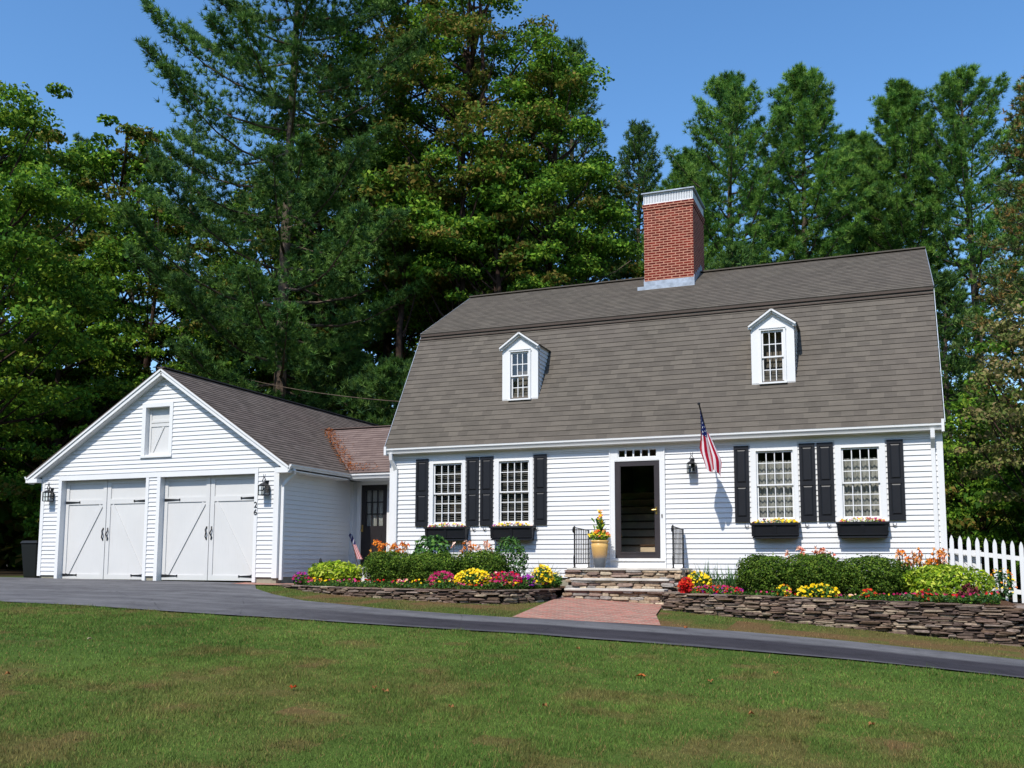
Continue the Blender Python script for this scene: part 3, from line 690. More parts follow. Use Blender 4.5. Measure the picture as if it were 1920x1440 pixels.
b = MB(); b.box(-11.68, -11.30, GYF+.01, GYF+.18, 1.90, 2.0); b.build('eave_return', M['trim'], gar); b = MB(); b.box(GX1+.02, -3.72, GYF+.01, GYF+.2, 1.92, 2.04)
b.build('eave_return', M['trim'], gar)
b = MB(); b.box(GX1+.01, -3.72, GYF+.2, .78, 1.955, 1.985); b.build('soffit', M['trim'], gar); b = MB(); b.box(GX0-.36, GX0-.01, GYF+.2, 8.5, 1.955, 1.985); b.build('soffit', M['trim'], gar)
gutter(GYF+.01, .80, -3.72, 2.10, gar, 'y', 1, .085, .09)
gutter(GYF+.01, 8.5, -11.64, 2.06, gar, 'y', -1, .085, .09)
downspout([(-3.66, -1.72, 1.99), (-3.70, -1.66, 1.90), (-4.02, -1.6, 1.66), (-4.02, -1.6, -.50)], gar)
for ch_, z in (('2', 1.19), ('6', 1.02)):
    cu = bpy.data.curves.new('house_number', 'FONT'); cu.body = ch_; cu.size = .19; cu.extrude = .006; cu.align_x = 'CENTER'; cu.materials.append(M['black'])
    o = bpy.data.objects.new('house_number', cu); COL.objects.link(o); bpy.context.view_layer.update()
    me = bpy.data.meshes.new_from_object(o.evaluated_get(bpy.context.evaluated_depsgraph_get())); bpy.data.objects.remove(o)
    me.transform(Matrix.Translation((-4.69, GY-.036, z-.04)) @ Matrix.Rotation(math.pi/2, 4, 'X')); me.materials.clear(); fobj('house_number', me, M['black'], gar)

# ------------------------------------------------------------------ breezeway
bz = thing('breezeway', 'low connecting wing with black half-glazed door between garage and house', 'breezeway', (-3.1, 3, -.5))
YB = 1.45
b = MB(); siding(b, front(YB), -.30, 1.98, lambda z: GX1, lambda z: -3.86); b.build('wall', M['siding'], bz)
b = MB(); siding(b, front(YB), -.30, 1.98, lambda z: -2.9, lambda z: HX0); b.build('wall', M['siding'], bz)
b = MB(); b.box(-3.87, -3.765, YB-.03, YB+.08, -.2, 1.96); b.box(-2.995, -2.89, YB-.03, YB+.08, -.2, 1.96); b.box(-3.765, -2.995, YB-.03, YB+.08, 1.885, 1.96); b.box(GX1+.0, GX1+.1, YB-.03, YB, -.3, 1.96); b.box(-3.87, -2.89, YB-.1, YB+.08, -.24, -.2); b.build('trim', M['trim'], bz)
b = MB(); frame(b, -3.76, -3.0, -.19, 1.88, YB+.01, YB+.05, .13, 1.02, .14); muntins(b, -3.63, -3.13, .83, 1.74, 3, 3, YB+.03, .03)
b.box(-3.6, -3.43, YB+.004, YB+.01, .0, .62); b.box(-3.33, -3.16, YB+.004, YB+.01, .0, .62)
dr = b.build('door', M['darkdoor'], bz)
b = MB(); b.face([(-3.63, YB+.03, .83), (-3.13, YB+.03, .83), (-3.13, YB+.03, 1.74), (-3.63, YB+.03, 1.74)]); b.build('pane', M['glass'], dr)
b = MB(); 
for k in range(24):
    xa = -3.62+k*.0205; b.face([(xa, YB+.08+.01*math.sin(k*1.7), .8), (xa+.0205, YB+.08+.01*math.sin((k+1)*1.7), .8), (xa+.0205, YB+.08+.01*math.sin((k+1)*1.7), 1.76), (xa, YB+.08+.01*math.sin(k*1.7), 1.76)])
b.build('curtain', M['lace'], dr)
b = MB(); b.tube([(-3.72, YB+.01, .72), (-3.72, YB-.04, .72)], [.012, .028], 10); b.box(-3.74, -3.70, YB+.0, YB+.01, .68, .86); b.build('handle', M['brass'], dr)
b = MB(); b.box(GX1, HX0, YB+.25, YB+.3, -.3, 2.0); b.build('interior_wall', M['interior'], bz)
b = MB(); b.box(-3.72, HX0-.0, .80, YB, 1.965, 1.99); b.build('soffit', M['trim'], bz)
gutter(-3.70, HX0-.01, .82, 2.11, bz, 'x', -1)
b = MB(); roof_plane(b, (-3.70, .78, 2.105), (HX0-.01, .78, 2.105), (-5.95, 3.08, 3.60), (HX0-.01, 3.08, 3.60)); b.build('roof', M['broof'], bz)
b = MB(); roof_plane(b, (-3.70, 5.38, 2.105), (HX0-.01, 5.38, 2.105), (-5.95, 3.08, 3.60), (HX0-.01, 3.08, 3.60)); b.build('roof', M['broof'], bz)
b = MB(); b.bar((-5.95, 3.08, 3.65), (HX0-.03, 3.08, 3.65), .18, .02); b.build('ridge_cap', M['broof'], bz)
b = MB(); b.box(GX1, HX0, 5.2, 5.25, -.3, 2.1); b.build('rear_wall', M['siding'], bz)

# ------------------------------------------------------------------ stones
R = random.Random(11); NR = np.random.default_rng(7)
def stone(b, c, ux, uy, L, D, Hh, col, seed):
    """one flat rough stone: c centre, ux along the wall, uy outward"""
    r = random.Random(seed); n, m_ = 10, 4; base = len(b.v); b.tint = col
    rows = [(-.5, .78), (-.28, 1.0), (.22, 1.0), (.5, .80)]
    off = [r.uniform(-.5, .5) for _ in range(6)]
    fl_ = r.uniform(.35, 1.0)
    for z, sc in rows:
        for k in range(n):
            t = 2*math.pi*k/n; ct, st_ = math.cos(t), math.sin(t); p = .34
            x = math.copysign(abs(ct)**p, ct)*L/2*sc*(1+.05*math.sin(3*t+off[0]*9)); y = math.copysign(abs(st_)**p, st_)*D/2*(.6+.4*sc)*(1+.07*math.sin(2*t+off[1]*9))
            zz = z*Hh*(1+.16*math.sin(t*2+off[2]*9)) + Hh*.10*math.sin(t+off[3]*9)+r.uniform(-.05, .05)*Hh
            x += r.uniform(-.02, .02)*L; y += r.uniform(-.04, .04)*D
            b.v.append((c[0]+ux[0]*x+uy[0]*y, c[1]+ux[1]*x+uy[1]*y, c[2]+zz))
    def ad(f): b.f.append(f); b.uv.append(None); b.t.append(col)
    for i in range(3):
        for k in range(n): a0 = base+i*n+k; a1 = base+i*n+(k+1) % n; ad((a0, a1, a1+n, a0+n))
    ad(tuple(base+k for k in range(n))[::-1]); ad(tuple(base+3*n+k for k in range(n)))
PAL = [srgb(122, 104, 90), srgb(106, 90, 80), srgb(138, 121, 105), srgb(95, 80, 73), srgb(156, 140, 120), srgb(116, 97, 86), srgb(130, 116, 106), srgb(110, 91, 76), srgb(100, 86, 78)]
PALT = [srgb(180, 160, 134), srgb(158, 136, 114), srgb(188, 172, 148), srgb(142, 122, 110), srgb(170, 148, 124), srgb(152, 145, 138), srgb(134, 112, 102)]
def stone_run(b, P, zb, zt, pal, D=.22, hmin=.035, hmax=.075, lmin=.14, lmax=.42, seed=1, captop=False):
    """stones along polyline P, base/top heights per vertex"""
    r = random.Random(seed); seg = [math.dist(P[i], P[i+1]) for i in range(len(P)-1)]; T = sum(seg)
    def at(s):
        i = 0
        while i < len(seg)-1 and s > seg[i]: s -= seg[i]; i += 1
        t = max(0, min(1, s/seg[i])); p = (P[i][0]*(1-t)+P[i+1][0]*t, P[i][1]*(1-t)+P[i+1][1]*t)
        d = ((P[i+1][0]-P[i][0])/seg[i], (P[i+1][1]-P[i][1])/seg[i]); return p, d, zb[i]*(1-t)+zb[i+1]*t, zt[i]*(1-t)+zt[i+1]*t
    H = max(t-a for a, t in zip(zb, zt)); dep = 0; n = 0
    while dep < H:
        h = r.uniform(hmin, hmax)*(1 if dep else .75); s = -r.uniform(0, .2)
        while s < T:
            L = r.uniform(lmin, lmax)*(1.25 if dep == 0 else 1); hh = h*r.uniform(.85, 1.1)
            p, d, z0, z1 = at(s+L/2); z = z1-dep-h/2
            if z > z0-.05 and s+L/2 < T+.02:
                nrm = (d[1], -d[0]); o = r.uniform(-.03, .025)+(.015 if dep == 0 else 0)
                c = r.choice(pal); k = r.uniform(.75, 1.2); a = r.uniform(-.05, .05)
                ux = (d[0]*math.cos(a)-d[1]*math.sin(a), d[0]*math.sin(a)+d[1]*math.cos(a))
                stone(b, (p[0]+nrm[0]*o, p[1]+nrm[1]*o, z), ux, (ux[1], -ux[0]), L*1.0, D*r.uniform(.85, 1.1), hh*1.02, (c[0]*k, c[1]*k, c[2]*k), r.random())
                n += 1
            s += L*.985
        dep += h*.97
def wall_core(b, P, zb, zt, D, ins=.03):
    b.tint = srgb(52, 44, 40)[:3]
    for i in range(len(P)-1):
        d = Vector((P[i+1][0]-P[i][0], P[i+1][1]-P[i][1], 0)).normalized(); nn = Vector((d.y, -d.x, 0))*(D/2-ins)
        a, c = Vector((*P[i], 0)), Vector((*P[i+1], 0)); z0, z1, y0, y1 = zb[i]-.1, zt[i]-.03, zb[i+1]-.1, zt[i+1]-.03
        b.hexa([a+nn+Vector((0, 0, z0)), a-nn+Vector((0, 0, z0)), c-nn+Vector((0, 0, y0)), c+nn+Vector((0, 0, y0)), a+nn+Vector((0, 0, z1)), a-nn+Vector((0, 0, z1)), c-nn+Vector((0, 0, y1)), c+nn+Vector((0, 0, y1))])
def stone_wall(P, zt, label, seed):
    zb = [gzf(*p) for p in P]; b = MB(); wall_core(b, P, zb, zt, .24); stone_run(b, P, zb, zt, PAL, .26, .022, .052, .12, .40, seed=seed)
    return tag(b.build('stone_wall', M['stone']), label, 'stone wall', 'dry stone retaining walls')
stone_wall([(-3.55, -2.18), (-2.47, -2.9), (-1.5, -3.35), (-.36, -3.62), (.6, -3.72), (1.4, -3.66), (2.1, -3.4), (2.5, -2.9), (2.68, -2.2)], [-.585, -.585, -.59, -.595, -.60, -.605, -.605, -.605, -.605], 'low dry-laid stone wall curving from garage corner to the steps', 3)
stone_wall([(5.06, -1.8), (5.04, -2.42), (5.5, -2.52), (6.46, -2.62), (8.24, -2.76), (9.86, -2.86), (10.68, -3.02), (10.84, -2.75), (10.9, -.6)], [-.63, -.64, -.65, -.66, -.70, -.74, -.77, -.78, -.8], 'taller brown dry-laid stone wall right of the steps', 4)
# front steps
stp = thing('front_steps', 'three stone steps with grey slab treads below the front door', 'steps', (3.85, -.9, -.8))
def slab(x0, x1, y0, y1, z1, t=.045):
    b = MB(); b.box(x0, x1, y0, y1, z1-t, z1); return b.build('tread', M['slab'], stp, bevel=.008)
M['slab'] = plain('bluestone_slab', srgb(184, 178, 168), .8, .2, var=.22, vs=4, bump=.4)
slab(2.66, 5.02, -1.17, 0.0, -.20); slab(2.84, 4.86, -1.53, -1.19, -.405); slab(2.84, 4.84, -1.88, -1.51, -.60)
b = MB()
for x0, x1, y, zb_, zt_ in ((2.72, 4.96, -1.12, -.45, -.245), (2.88, 4.82, -1.47, -.66, -.45), (2.88, 4.80, -1.82, -.90, -.645)):
    stone_run(b, [(x0, y+.05), (x1, y+.05)], [zb_]*2, [zt_]*2, PALT, .14, .04, .07, .14, .42, seed=int(y*-100))
for X, ya, yb_, zt_ in ((2.72, -.02, -1.1, -.245), (4.96, -1.1, -.02, -.245)):
    stone_run(b, [(X, ya), (X, yb_)], [-.9]*2, [zt_]*2, PALT, .14, .06, .085, .14, .38, seed=int(X*10))
b.tint = srgb(150, 138, 122)[:3]
b.box(2.74, 4.94, -1.06, -.01, -.95, -.25); b.box(2.92, 4.78, -1.42, -1.07, -1.0, -.452); b.box(2.90, 4.77, -1.77, -1.43, -1.0, -.647)
b.build('riser', M['stone'], stp)
for k in range(2): pass
b = MB(); b.box(3.2, 4.5, -.5, -.03, -.2, -.195) if False else None
# iron railings
def railing(x, label):
    t = thing('iron_railing', label, 'railing', (x, -.55, -.2), 'iron railings beside the door', local=True)
    zz = .80
    for y, h in ((-.55, zz+.06), (.45, zz)):
        b = MB(); b.bar((0, y, 0), (0, y, h), .026, .026, (0, 1, 0)); b.box(-.03, .03, y-.03, y+.03, 0, .012); b.build('post', M['black'], t)
    b = MB(); b.bar((0, -.62, zz+.03), (0, .45, zz), .036, .014); b.tube([(0, -.62+.04*math.cos(a)-.0, zz-.03+.045*math.sin(a)) for a in [1.57+k*.6 for k in range(10)]], .014, 6); b.build('rail', M['black'], t)
    b = MB(); b.bar((0, -.55, .09), (0, .45, .09), .02, .02); b.build('rail', M['black'], t)
    for k in range(7):
        y = -.43+k*.125; b = MB(); b.bar((0, y, .09), (0, y, zz+.01), .014, .014, (0, 1, 0)); b.build('baluster', M['black'], t)
    b = MB(); b.tube([(0, -.55, .3), (0, -.6, .22), (0, -.6, .12), (0, -.56, .02)], .012, 6); b.build('scroll', M['black'], t)
railing(2.81, 'black iron railing left of the front door beside planter'); railing(4.86, 'black iron railing right of the front door')

# lanterns
def lantern(x, y, z, s, label):
    t = thing('wall_lantern', label, 'lantern', (x, y, z), 'black wall lanterns', local=True)
    b = MB(); b.box(-.05*s, .05*s, -.02, 0, -.1*s, .26*s); b.tube([(0, -.01, .16*s), (0, -.07*s, .27*s), (0, -.13*s, .27*s), (0, -.13*s, .17*s)], .009*s, 6); b.build('bracket', M['black'], t)
    h = .11*s; y0 = -.03-2*h; y1 = -.03; b = MB()
    for X in (-h, h):
        for Y in (y0, y1): b.bar((X, Y, -.17*s), (X, Y, .10*s), .022*s, .022*s, (0, 1, 0))
    for Z in (-.17*s, -.035*s, .10*s):
        for Y in (y0, y1): b.bar((-h, Y, Z), (h, Y, Z), .016*s, .016*s)
        for X in (-h, h): b.bar((X, y0, Z), (X, y1, Z), .016*s, .016*s)
    b.bar((0, y0, -.17*s), (0, y0, .1*s), .014*s, .014*s, (0, 1, 0)); b.box(-h, h, y0, y1, -.185*s, -.17*s); b.build('cage', M['black'], t)
    b = MB(); yc = (y0+y1)/2; r = h*1.15; a = [(-r, yc-r, .10*s), (r, yc-r, .10*s), (r, yc+r*.9, .10*s), (-r, yc+r*.9, .10*s)]; q = .4; c = [(X*q, yc+(Y-yc)*q, .17*s) for X, Y, Z in a]; b.hexa(a+c)
    b.tube([(0, yc, .17*s), (0, yc, .21*s)], [.02*s, .008*s], 8)
    for sg in (-1, 1): b.tube([(sg*.03*s, yc, .17*s), (sg*.055*s, yc, .25*s), (sg*.015*s, yc, .33*s), (sg*.035*s, yc, .43*s)], [.013*s]*3+[.006*s], 6)
    b.build('roof', M['black'], t)
    b = MB(); b.face([(-h, y0+.004, -.17*s), (h, y0+.004, -.17*s), (h, y0+.004, .1*s), (-h, y0+.004, .1*s)]); b.face([(-h+.004, y0, -.17*s), (-h+.004, y1, -.17*s), (-h+.004, y1, .1*s), (-h+.004, y0, .1*s)]); b.face([(h-.004, y0, -.17*s), (h-.004, y1, -.17*s), (h-.004, y1, .1*s), (h-.004, y0, .1*s)]); b.build('pane', M['glass'], t)
    b = MB(); b.tube([(0, yc, -.16*s), (0, yc, -.02*s)], .014*s, 8); b.build('candle', M['trim'], t)
lantern(-10.95, GY-.016, 1.56, .8, 'black lantern on the left corner of the garage'); lantern(-4.40, GY-.016, 1.56, .8, 'black lantern between garage door and downspout'); lantern(5.07, -.016, 1.90, .72, 'black lantern on siding between front door and flag')

# window boxes with flowers
def leaf_cloud(P, size, D=None, aspect=.5, up=.35, rng=NR, jit=1.0):
    """rhombic leaves at P; returns V,F"""
    n = len(P); nrm = rng.normal(size=(n, 3)); nrm[:, 2] += up*2
    if D is not None: nrm += D*1.2
    nrm /= np.linalg.norm(nrm, axis=1)[:, None]
    a = rng.normal(size=(n, 3)); a -= (a*nrm).sum(1)[:, None]*nrm; a /= np.linalg.norm(a, axis=1)[:, None]; c = np.cross(nrm, a)
    s = (size*rng.uniform(.6, 1.3, n)*jit)[:, None]
    V = np.stack([P-a*s*.5, P+c*s*aspect*.5+nrm*s*.06, P+a*s*.5, P-c*s*aspect*.5+nrm*s*.06], 1).reshape(-1, 3)
    return V, np.arange(4*n).reshape(n, 4)
def blades(P, Dv, length, width, rng=NR, bend=.3):
    n = len(P); Dv = Dv/np.linalg.norm(Dv, axis=1)[:, None]; s = np.cross(Dv, rng.normal(size=(n, 3))); s /= np.linalg.norm(s, axis=1)[:, None]
    L = (length*rng.uniform(.6, 1.2, n))[:, None]; w_ = width/2
    mid = P+Dv*L*.55; tip = P+Dv*L; tip[:, 2] -= (L[:, 0]*bend*np.hypot(Dv[:, 0], Dv[:, 1]))
    V = np.concatenate([P-s*w_*.6, P+s*w_*.6, mid+s*w_, mid-s*w_, tip, tip], 0).reshape(6, n, 3).transpose(1, 0, 2).reshape(-1, 3)
    F = []
    i = np.arange(n)*6
    F = np.concatenate([np.stack([i, i+1, i+2, i+3], 1), np.stack([i+3, i+2, i+4, i+5], 1)])
    return V, F
def cols(n, palette, var=.18, rng=NR):
    p = np.array([c[:3] for c in palette])[rng.integers(0, len(palette), n)]; return p*rng.uniform(1-var, 1+var, (n, 1))
def ell(n, c, r, rng=NR, shell=.35, top=False):
    d = rng.normal(size=(n, 3)); d /= np.linalg.norm(d, axis=1)[:, None]
    if top: d[:, 2] = np.abs(d[:, 2])
    k = (1-shell*rng.random(n)**1.5)[:, None]; return np.array(c)+d*k*np.array(r), d
YEL = [srgb(250, 214, 30), srgb(240, 196, 20), srgb(252, 226, 70)]; MAG = [srgb(190, 34, 96), srgb(164, 24, 84), srgb(205, 60, 120)]; PUR = [srgb(140, 40, 150), srgb(170, 60, 170)]
RED = [srgb(200, 30, 30), srgb(170, 24, 30), srgb(214, 70, 40)]; ORG = [srgb(232, 140, 48), srgb(240, 170, 90), srgb(214, 110, 40)]; PCH = [srgb(240, 190, 160), srgb(230, 160, 130), srgb(250, 214, 196)]; WHT = [srgb(245, 240, 240)]
LG = [srgb(160, 180, 40), srgb(130, 160, 38), srgb(196, 206, 84), srgb(96, 126, 32)]; BOX = [srgb(66, 94, 28), srgb(84, 112, 34), srgb(48, 72, 24), srgb(112, 134, 50)]; MG = [srgb(72, 112, 44), srgb(96, 136, 60), srgb(54, 90, 38)]
DG = [srgb(46, 82, 42), srgb(60, 98, 50), srgb(90, 124, 78)]
def blooms(P, size, rng=NR, k=5):
    """little five-petalled flowers facing up and outwards"""
    n = len(P); nrm = rng.normal(size=(n, 3))*.5+np.array([0, -.7, .8]); nrm /= np.linalg.norm(nrm, axis=1)[:, None]
    a = rng.normal(size=(n, 3)); a -= (a*nrm).sum(1)[:, None]*nrm; a /= np.linalg.norm(a, axis=1)[:, None]; c = np.cross(nrm, a); s = (size*rng.uniform(.7, 1.25, n)/2)[:, None]
    Vs = []
    for q in range(k):
        t = 2*math.pi*q/k; d = a*math.cos(t)+c*math.sin(t); e = a*math.cos(t+.55)+c*math.sin(t+.55); f = a*math.cos(t-.55)+c*math.sin(t-.55)
        Vs.append(np.stack([P, P+f*s*.75+nrm*s*.12, P+d*s+nrm*s*.2, P+e*s*.75+nrm*s*.12], 1))
    V = np.stack(Vs, 1).reshape(-1, 3); return V, np.arange(4*k*n).reshape(-1, 4), k
def plant(name, label, cat, c, r, nleaf, lsize, pal, group=None, flowers=(), shell=.4, aspect=.5, bl=None, stems=6, gnd=None):
    """bushy plant: c centre, r radii; flowers: (count, size, palette, zlo)"""
    g0 = c[2]-r[2] if gnd is None else gnd
    t = thing(name, label, cat, (c[0], c[1], g0), group)
    P, d = ell(nleaf, c, r, shell=shell)
    lump = vnoise(P[:, 0]*1+c[0], P[:, 2]*1+P[:, 1], 4)*.24+.86; P = np.array(c)+(P-np.array(c))*lump[:, None]
    P[:, 2] = np.maximum(P[:, 2], g0+.01)
    if bl: V, F_ = blades(P, d+np.array([0, 0, bl[2]]), bl[0], bl[1]); C_ = np.tile(cols(nleaf, pal), (2, 1))
    else: V, F_ = leaf_cloud(P, lsize, d, aspect); C_ = cols(nleaf, pal)
    fobj('foliage', fast_mesh('foliage', V, F_, C_), M['leaf'], t)
    b = MB()
    for k in range(stems):
        a = k*6.28/stems; b.tube([(c[0]+.02*math.cos(a), c[1]+.02*math.sin(a), g0-.02), (c[0]+r[0]*.35*math.cos(a), c[1]+r[1]*.35*math.sin(a), c[2]), (c[0]+r[0]*.6*math.cos(a), c[1]+r[1]*.6*math.sin(a), c[2]+r[2]*.5)], [.012, .008, .004], 5)
    b.build('stem', M['stem'], t)
    if flowers:
        Vs, Fs, Cs, o = [], [], [], 0
        for n, s, pl, zlo in flowers:
            P, d = ell(n, c, [q*1.04 for q in r], shell=.12); P[:, 2] = c[2]+(P[:, 2]-c[2])*1.0
            P = P[P[:, 2] > c[2]+r[2]*zlo]; P[:, 2] += .01
            if not len(P): continue
            V, F_, k = blooms(P, s); Vs.append(V); Fs.append(F_+o); o += len(V); Cs.append(np.repeat(cols(len(P), pl, .1), k, 0))
        fobj('blossom', fast_mesh('blossom', np.concatenate(Vs), np.concatenate(Fs), np.concatenate(Cs)), M['petal'], t)
    return t
BX = [(-1.08, -.06, 'first window box from the left, under the window nearest the downspout', 'yellow, white and pink flowers filling the leftmost window box', [(9, .06, YEL, .0), (16, .055, MAG, .0), (8, .05, WHT, 0)]),
      (.55, 1.545, 'second window box from the left, nearest the front door', 'purple and yellow flowers in the box left of the front door', [(10, .05, PUR, 0), (10, .06, YEL, .0), (10, .05, PCH, 0), (8, .045, WHT, 0)]),
      (6.275, 7.195, 'window box under the window beside the flag', 'yellow and dark maroon flowers in the box nearest the flag', [(16, .06, YEL, 0), (12, .05, [srgb(90, 30, 50)], 0), (6, .05, PCH, 0)]),
      (7.92, 8.85, 'rightmost window box, under the window at the house corner', 'pink, white and yellow flowers in the rightmost window box', [(16, .055, MAG, .1), (12, .05, PCH, 0), (10, .06, YEL, .1)])]
for x0, x1, lb, fl, fs in BX:
    L = x1-x0; t = thing('window_box', 'black '+lb, 'window box', ((x0+x1)/2, -.016, .40), 'black window boxes', local=True)
    h, w_ = .30, .21; a = L/2
    b = MB(); b.hexa([(-a+.03, -w_+.04, 0), (a-.03, -w_+.04, 0), (a-.03, 0, 0), (-a+.03, 0, 0), (-a, -w_, h), (a, -w_, h), (a, 0, h), (-a, 0, h)]); b.build('box', M['shutter'], t)
    b = MB(); b.box(-a-.025, a+.025, -w_-.025, -w_, h-.03, h+.012); b.box(-a-.025, -a, -w_, 0, h-.03, h+.012); b.box(a, a+.025, -w_, 0, h-.03, h+.012)
    b.bar((-a+.02, -w_+.02, .015), (a-.02, -w_+.02, .015), .05, .03); b.bar((-a+.02, -w_+.018, .065), (a-.02, -w_+.018, .065), .03, .012); b.build('moulding', M['shutter'], t)
    for X in (-a+.03, 0, a-.03):
        b = MB(); b.hexa([(X-.03, -w_+.022, .04), (X+.03, -w_+.022, .04), (X+.03, -w_+.05, .04), (X-.03, -w_+.05, .04), (X-.03, -w_-.012, h-.03), (X+.03, -w_-.012, h-.03), (X+.03, -w_+.02, h-.03), (X-.03, -w_+.02, h-.03)])
        b.build('trim', M['shutter'], t)
    plant('box_flowers', fl, 'flowers', ((x0+x1)/2, -.12, .70), (L/2-.03, .1, .085), 260, .05, LG+MG, 'flowers in the window boxes', [(n*4, s, p, z) for n, s, p, z in fs], stems=3)

# planter on the landing
t = thing('ceramic_planter', 'tall glazed pot, ochre above and blue grey below, beside the door', 'planter', (3.16, -.46, -.2), local=True)
b = MB(); b.lathe([(.10, 0), (.115, .02), (.15, .22), (.175, .42), (.183, .50), (.165, .515), (.178, .53), (.196, .55), (.196, .575), (.165, .575), (.15, .5), (.02, .5)], (0, 0, 0), 28); b.build('pot', M['pot'], t, True)
pl_ = plant('potted_flowers', 'orange and yellow flowers with a tall spike in the glazed pot', 'flowers', (3.16, -.46, .47), (.22, .2, .12), 420, .07, MG+LG, None, [(45, .07, YEL, -.2), (60, .07, ORG+RED[2:], -.2)], gnd=.36)
P = np.array([3.17, -.46, .5])+np.c_[NR.normal(0, .035, 90), NR.normal(0, .035, 90), NR.uniform(0, .28, 90)]
V, F_ = blades(P, NR.normal(size=(90, 3))*.45+np.array([0, 0, 1.0]), .16, .035); fobj('foliage', fast_mesh('spike_leaf', V, F_, np.tile(cols(90, LG+MG), (2, 1))), M['leaf'], pl_)
P = np.array([3.175, -.46, .86])+np.c_[NR.normal(0, .025, 40), NR.normal(0, .025, 40), NR.uniform(-.1, .16, 40)]
V, F_, k = blooms(P, .06); fobj('blossom', fast_mesh('spike', V, F_, np.repeat(cols(40, YEL+ORG), k, 0)), M['petal'], pl_)
# flag
fl = thing('wall_flag', 'american flag hanging folded from a short dark pole on the eave side wall', 'flag', (5.45, 0, 1.95))
tip, brk = Vector((5.44, -1.2, 3.05)), Vector((5.50, -.02, 2.05))
b = MB(); b.tube([brk, tip], .016, 8); b.lathe([(.0, -.03), (.028, -.02), (.03, .01), (.0, .03)], tip, 8); b.build('pole', M['black'], fl)
b = MB(); b.box(5.46, 5.54, -.03, 0, 1.95, 2.12); b.bar((5.50, -.03, 2.05), brk.lerp(tip, .1), .05, .05); b.build('bracket', M['black'], fl)
nu, nv = 52, 60; V = []; F_ = []; C_ = []
def fp(u, v):
    top = tip.lerp(brk, .06+.36*u); wid = .05+.36*min(1, v*1.5)**1.1*(1-.35*max(0, v-.75)/.25); ph = u*2*math.pi*2.25+v*1.2
    cx_ = 5.47+.155*v; z = top.z-.02-v*(1.14-.17*u) ; amp = .055*min(1, v*2.2)+.004
    if v > .93: z += .05*math.cos(u*2*math.pi*1.5)*(v-.93)/.07
    x = cx_+(u-.5)*wid+.02*math.sin(ph*1.0+.8)*min(1, v*3); y = top.y*(1-min(1, v*2))+(-.86+.18*(u-.5))*min(1, v*2)+amp*math.sin(ph)
    k = min(1, v*6); x = top.x*(1-k)+x*k; return (x, y, z)
for j in range(nv+1):
    for i in range(nu+1): V.append(fp(i/nu, j/nv))
for j in range(nv):
    for i in range(nu):
        a = j*(nu+1)+i; F_.append((a, a+1, a+nu+2, a+nu+1)); u = (i+.5)/nu; v = (j+.5)/nv
        if v < .38 and u < 7/13*1.0:
            star = abs((u*13*.86+.0) % 1-.5) < .24 and abs((v/.38*9) % 1-.5) < .26 and (int(u*11.2)+int(v/.38*9)) % 2 == 0; C_.append(srgb(235, 235, 240)[:3] if star else srgb(30, 42, 100)[:3])
        else: C_.append(srgb(186, 24, 52)[:3] if int(u*13) % 2 == 0 else srgb(238, 228, 230)[:3])
fobj('flag_cloth', fast_mesh('flag_cloth', V, F_, np.array(C_)), M['cloth'], fl, True)
# small flag by the side door
t = thing('garden_flag', 'small american flag on a stick leaning beside the side door', 'flag', (-3.42, .6, -.45))
b = MB(); b.tube([(-3.24, .6, -.45), (-3.56, .6, .62)], .008, 6); b.build('stick', M['stem'], t)
V = []; F_ = []; C_ = []; nu, nv = 13, 26
for j in range(nv+1):
    for i in range(nu+1):
        u, v = i/nu, j/nv; V.append((-3.55+.30*v+(u-.5)*(.09+.10*v), .57+.03*math.sin(u*9+v*2), .60-.62*v))
for j in range(nv):
    for i in range(nu):
        a = j*(nu+1)+i; F_.append((a, a+1, a+nu+2, a+nu+1)); u, v = i/nu, j/nv
        C_.append(((srgb(230, 230, 235) if (i+j) % 5 == 0 else srgb(52, 52, 100)) if v < .42 else (srgb(190, 60, 70) if i % 2 == 0 else srgb(230, 215, 215)))[:3])
fobj('flag_cloth', fast_mesh('flag_cloth', V, F_, np.array(C_)), M['cloth'], t, True)
t = thing('side_step', 'white painted step block below the side door', 'step', (-3.0, .9, -.6), local=True)
b = MB(); b.box(-.45, .5, -.5, .5, 0, .34); b.build('base', M['trim'], t); b = MB(); b.box(-.48, .53, -.53, .5, .34, .38); b.build('tread', M['trim'], t)
t = thing('path_light', 'tiny black path light in front of the garage side wall', 'garden light', (-2.98, -1.6, -.6), local=True)
b = MB(); b.tube([(0, 0, 0), (0, 0, .48)], .012, 6); b.build('stake', M['black'], t); b = MB(); b.lathe([(.03, .46), (.035, .52), (.02, .58), (.0, .6)], (0, 0, 0), 10); b.build('lamp', M['black'], t)
# bin
t = thing('waste_bin', 'dark wheeled waste bin standing at the left garage corner', 'bin', (-12.1, -1.0, -.55), local=True)
b = MB(); b.hexa([(-.22, -.22, .03), (.22, -.22, .03), (.22, .24, .03), (-.22, .24, .03), (-.28, -.30, .92), (.28, -.30, .92), (.28, .30, .92), (-.28, .30, .92)]); b.build('body', M['rubber'], t, bevel=.02)
b = MB(); b.hexa([(-.30, -.33, .92), (.30, -.33, .92), (.30, .34, .92), (-.30, .34, .92), (-.26, -.28, 1.0), (.26, -.28, 1.0), (.26, .30, 1.02), (-.26, .30, 1.02)]); b.build('lid', M['rubber'], t, bevel=.015)
for sg in (-1, 1): b = MB(); b.tube([(sg*.2, .24, .1), (sg*.25, .24, .1)], .1, 14); b.build('wheel', M['black'], t)

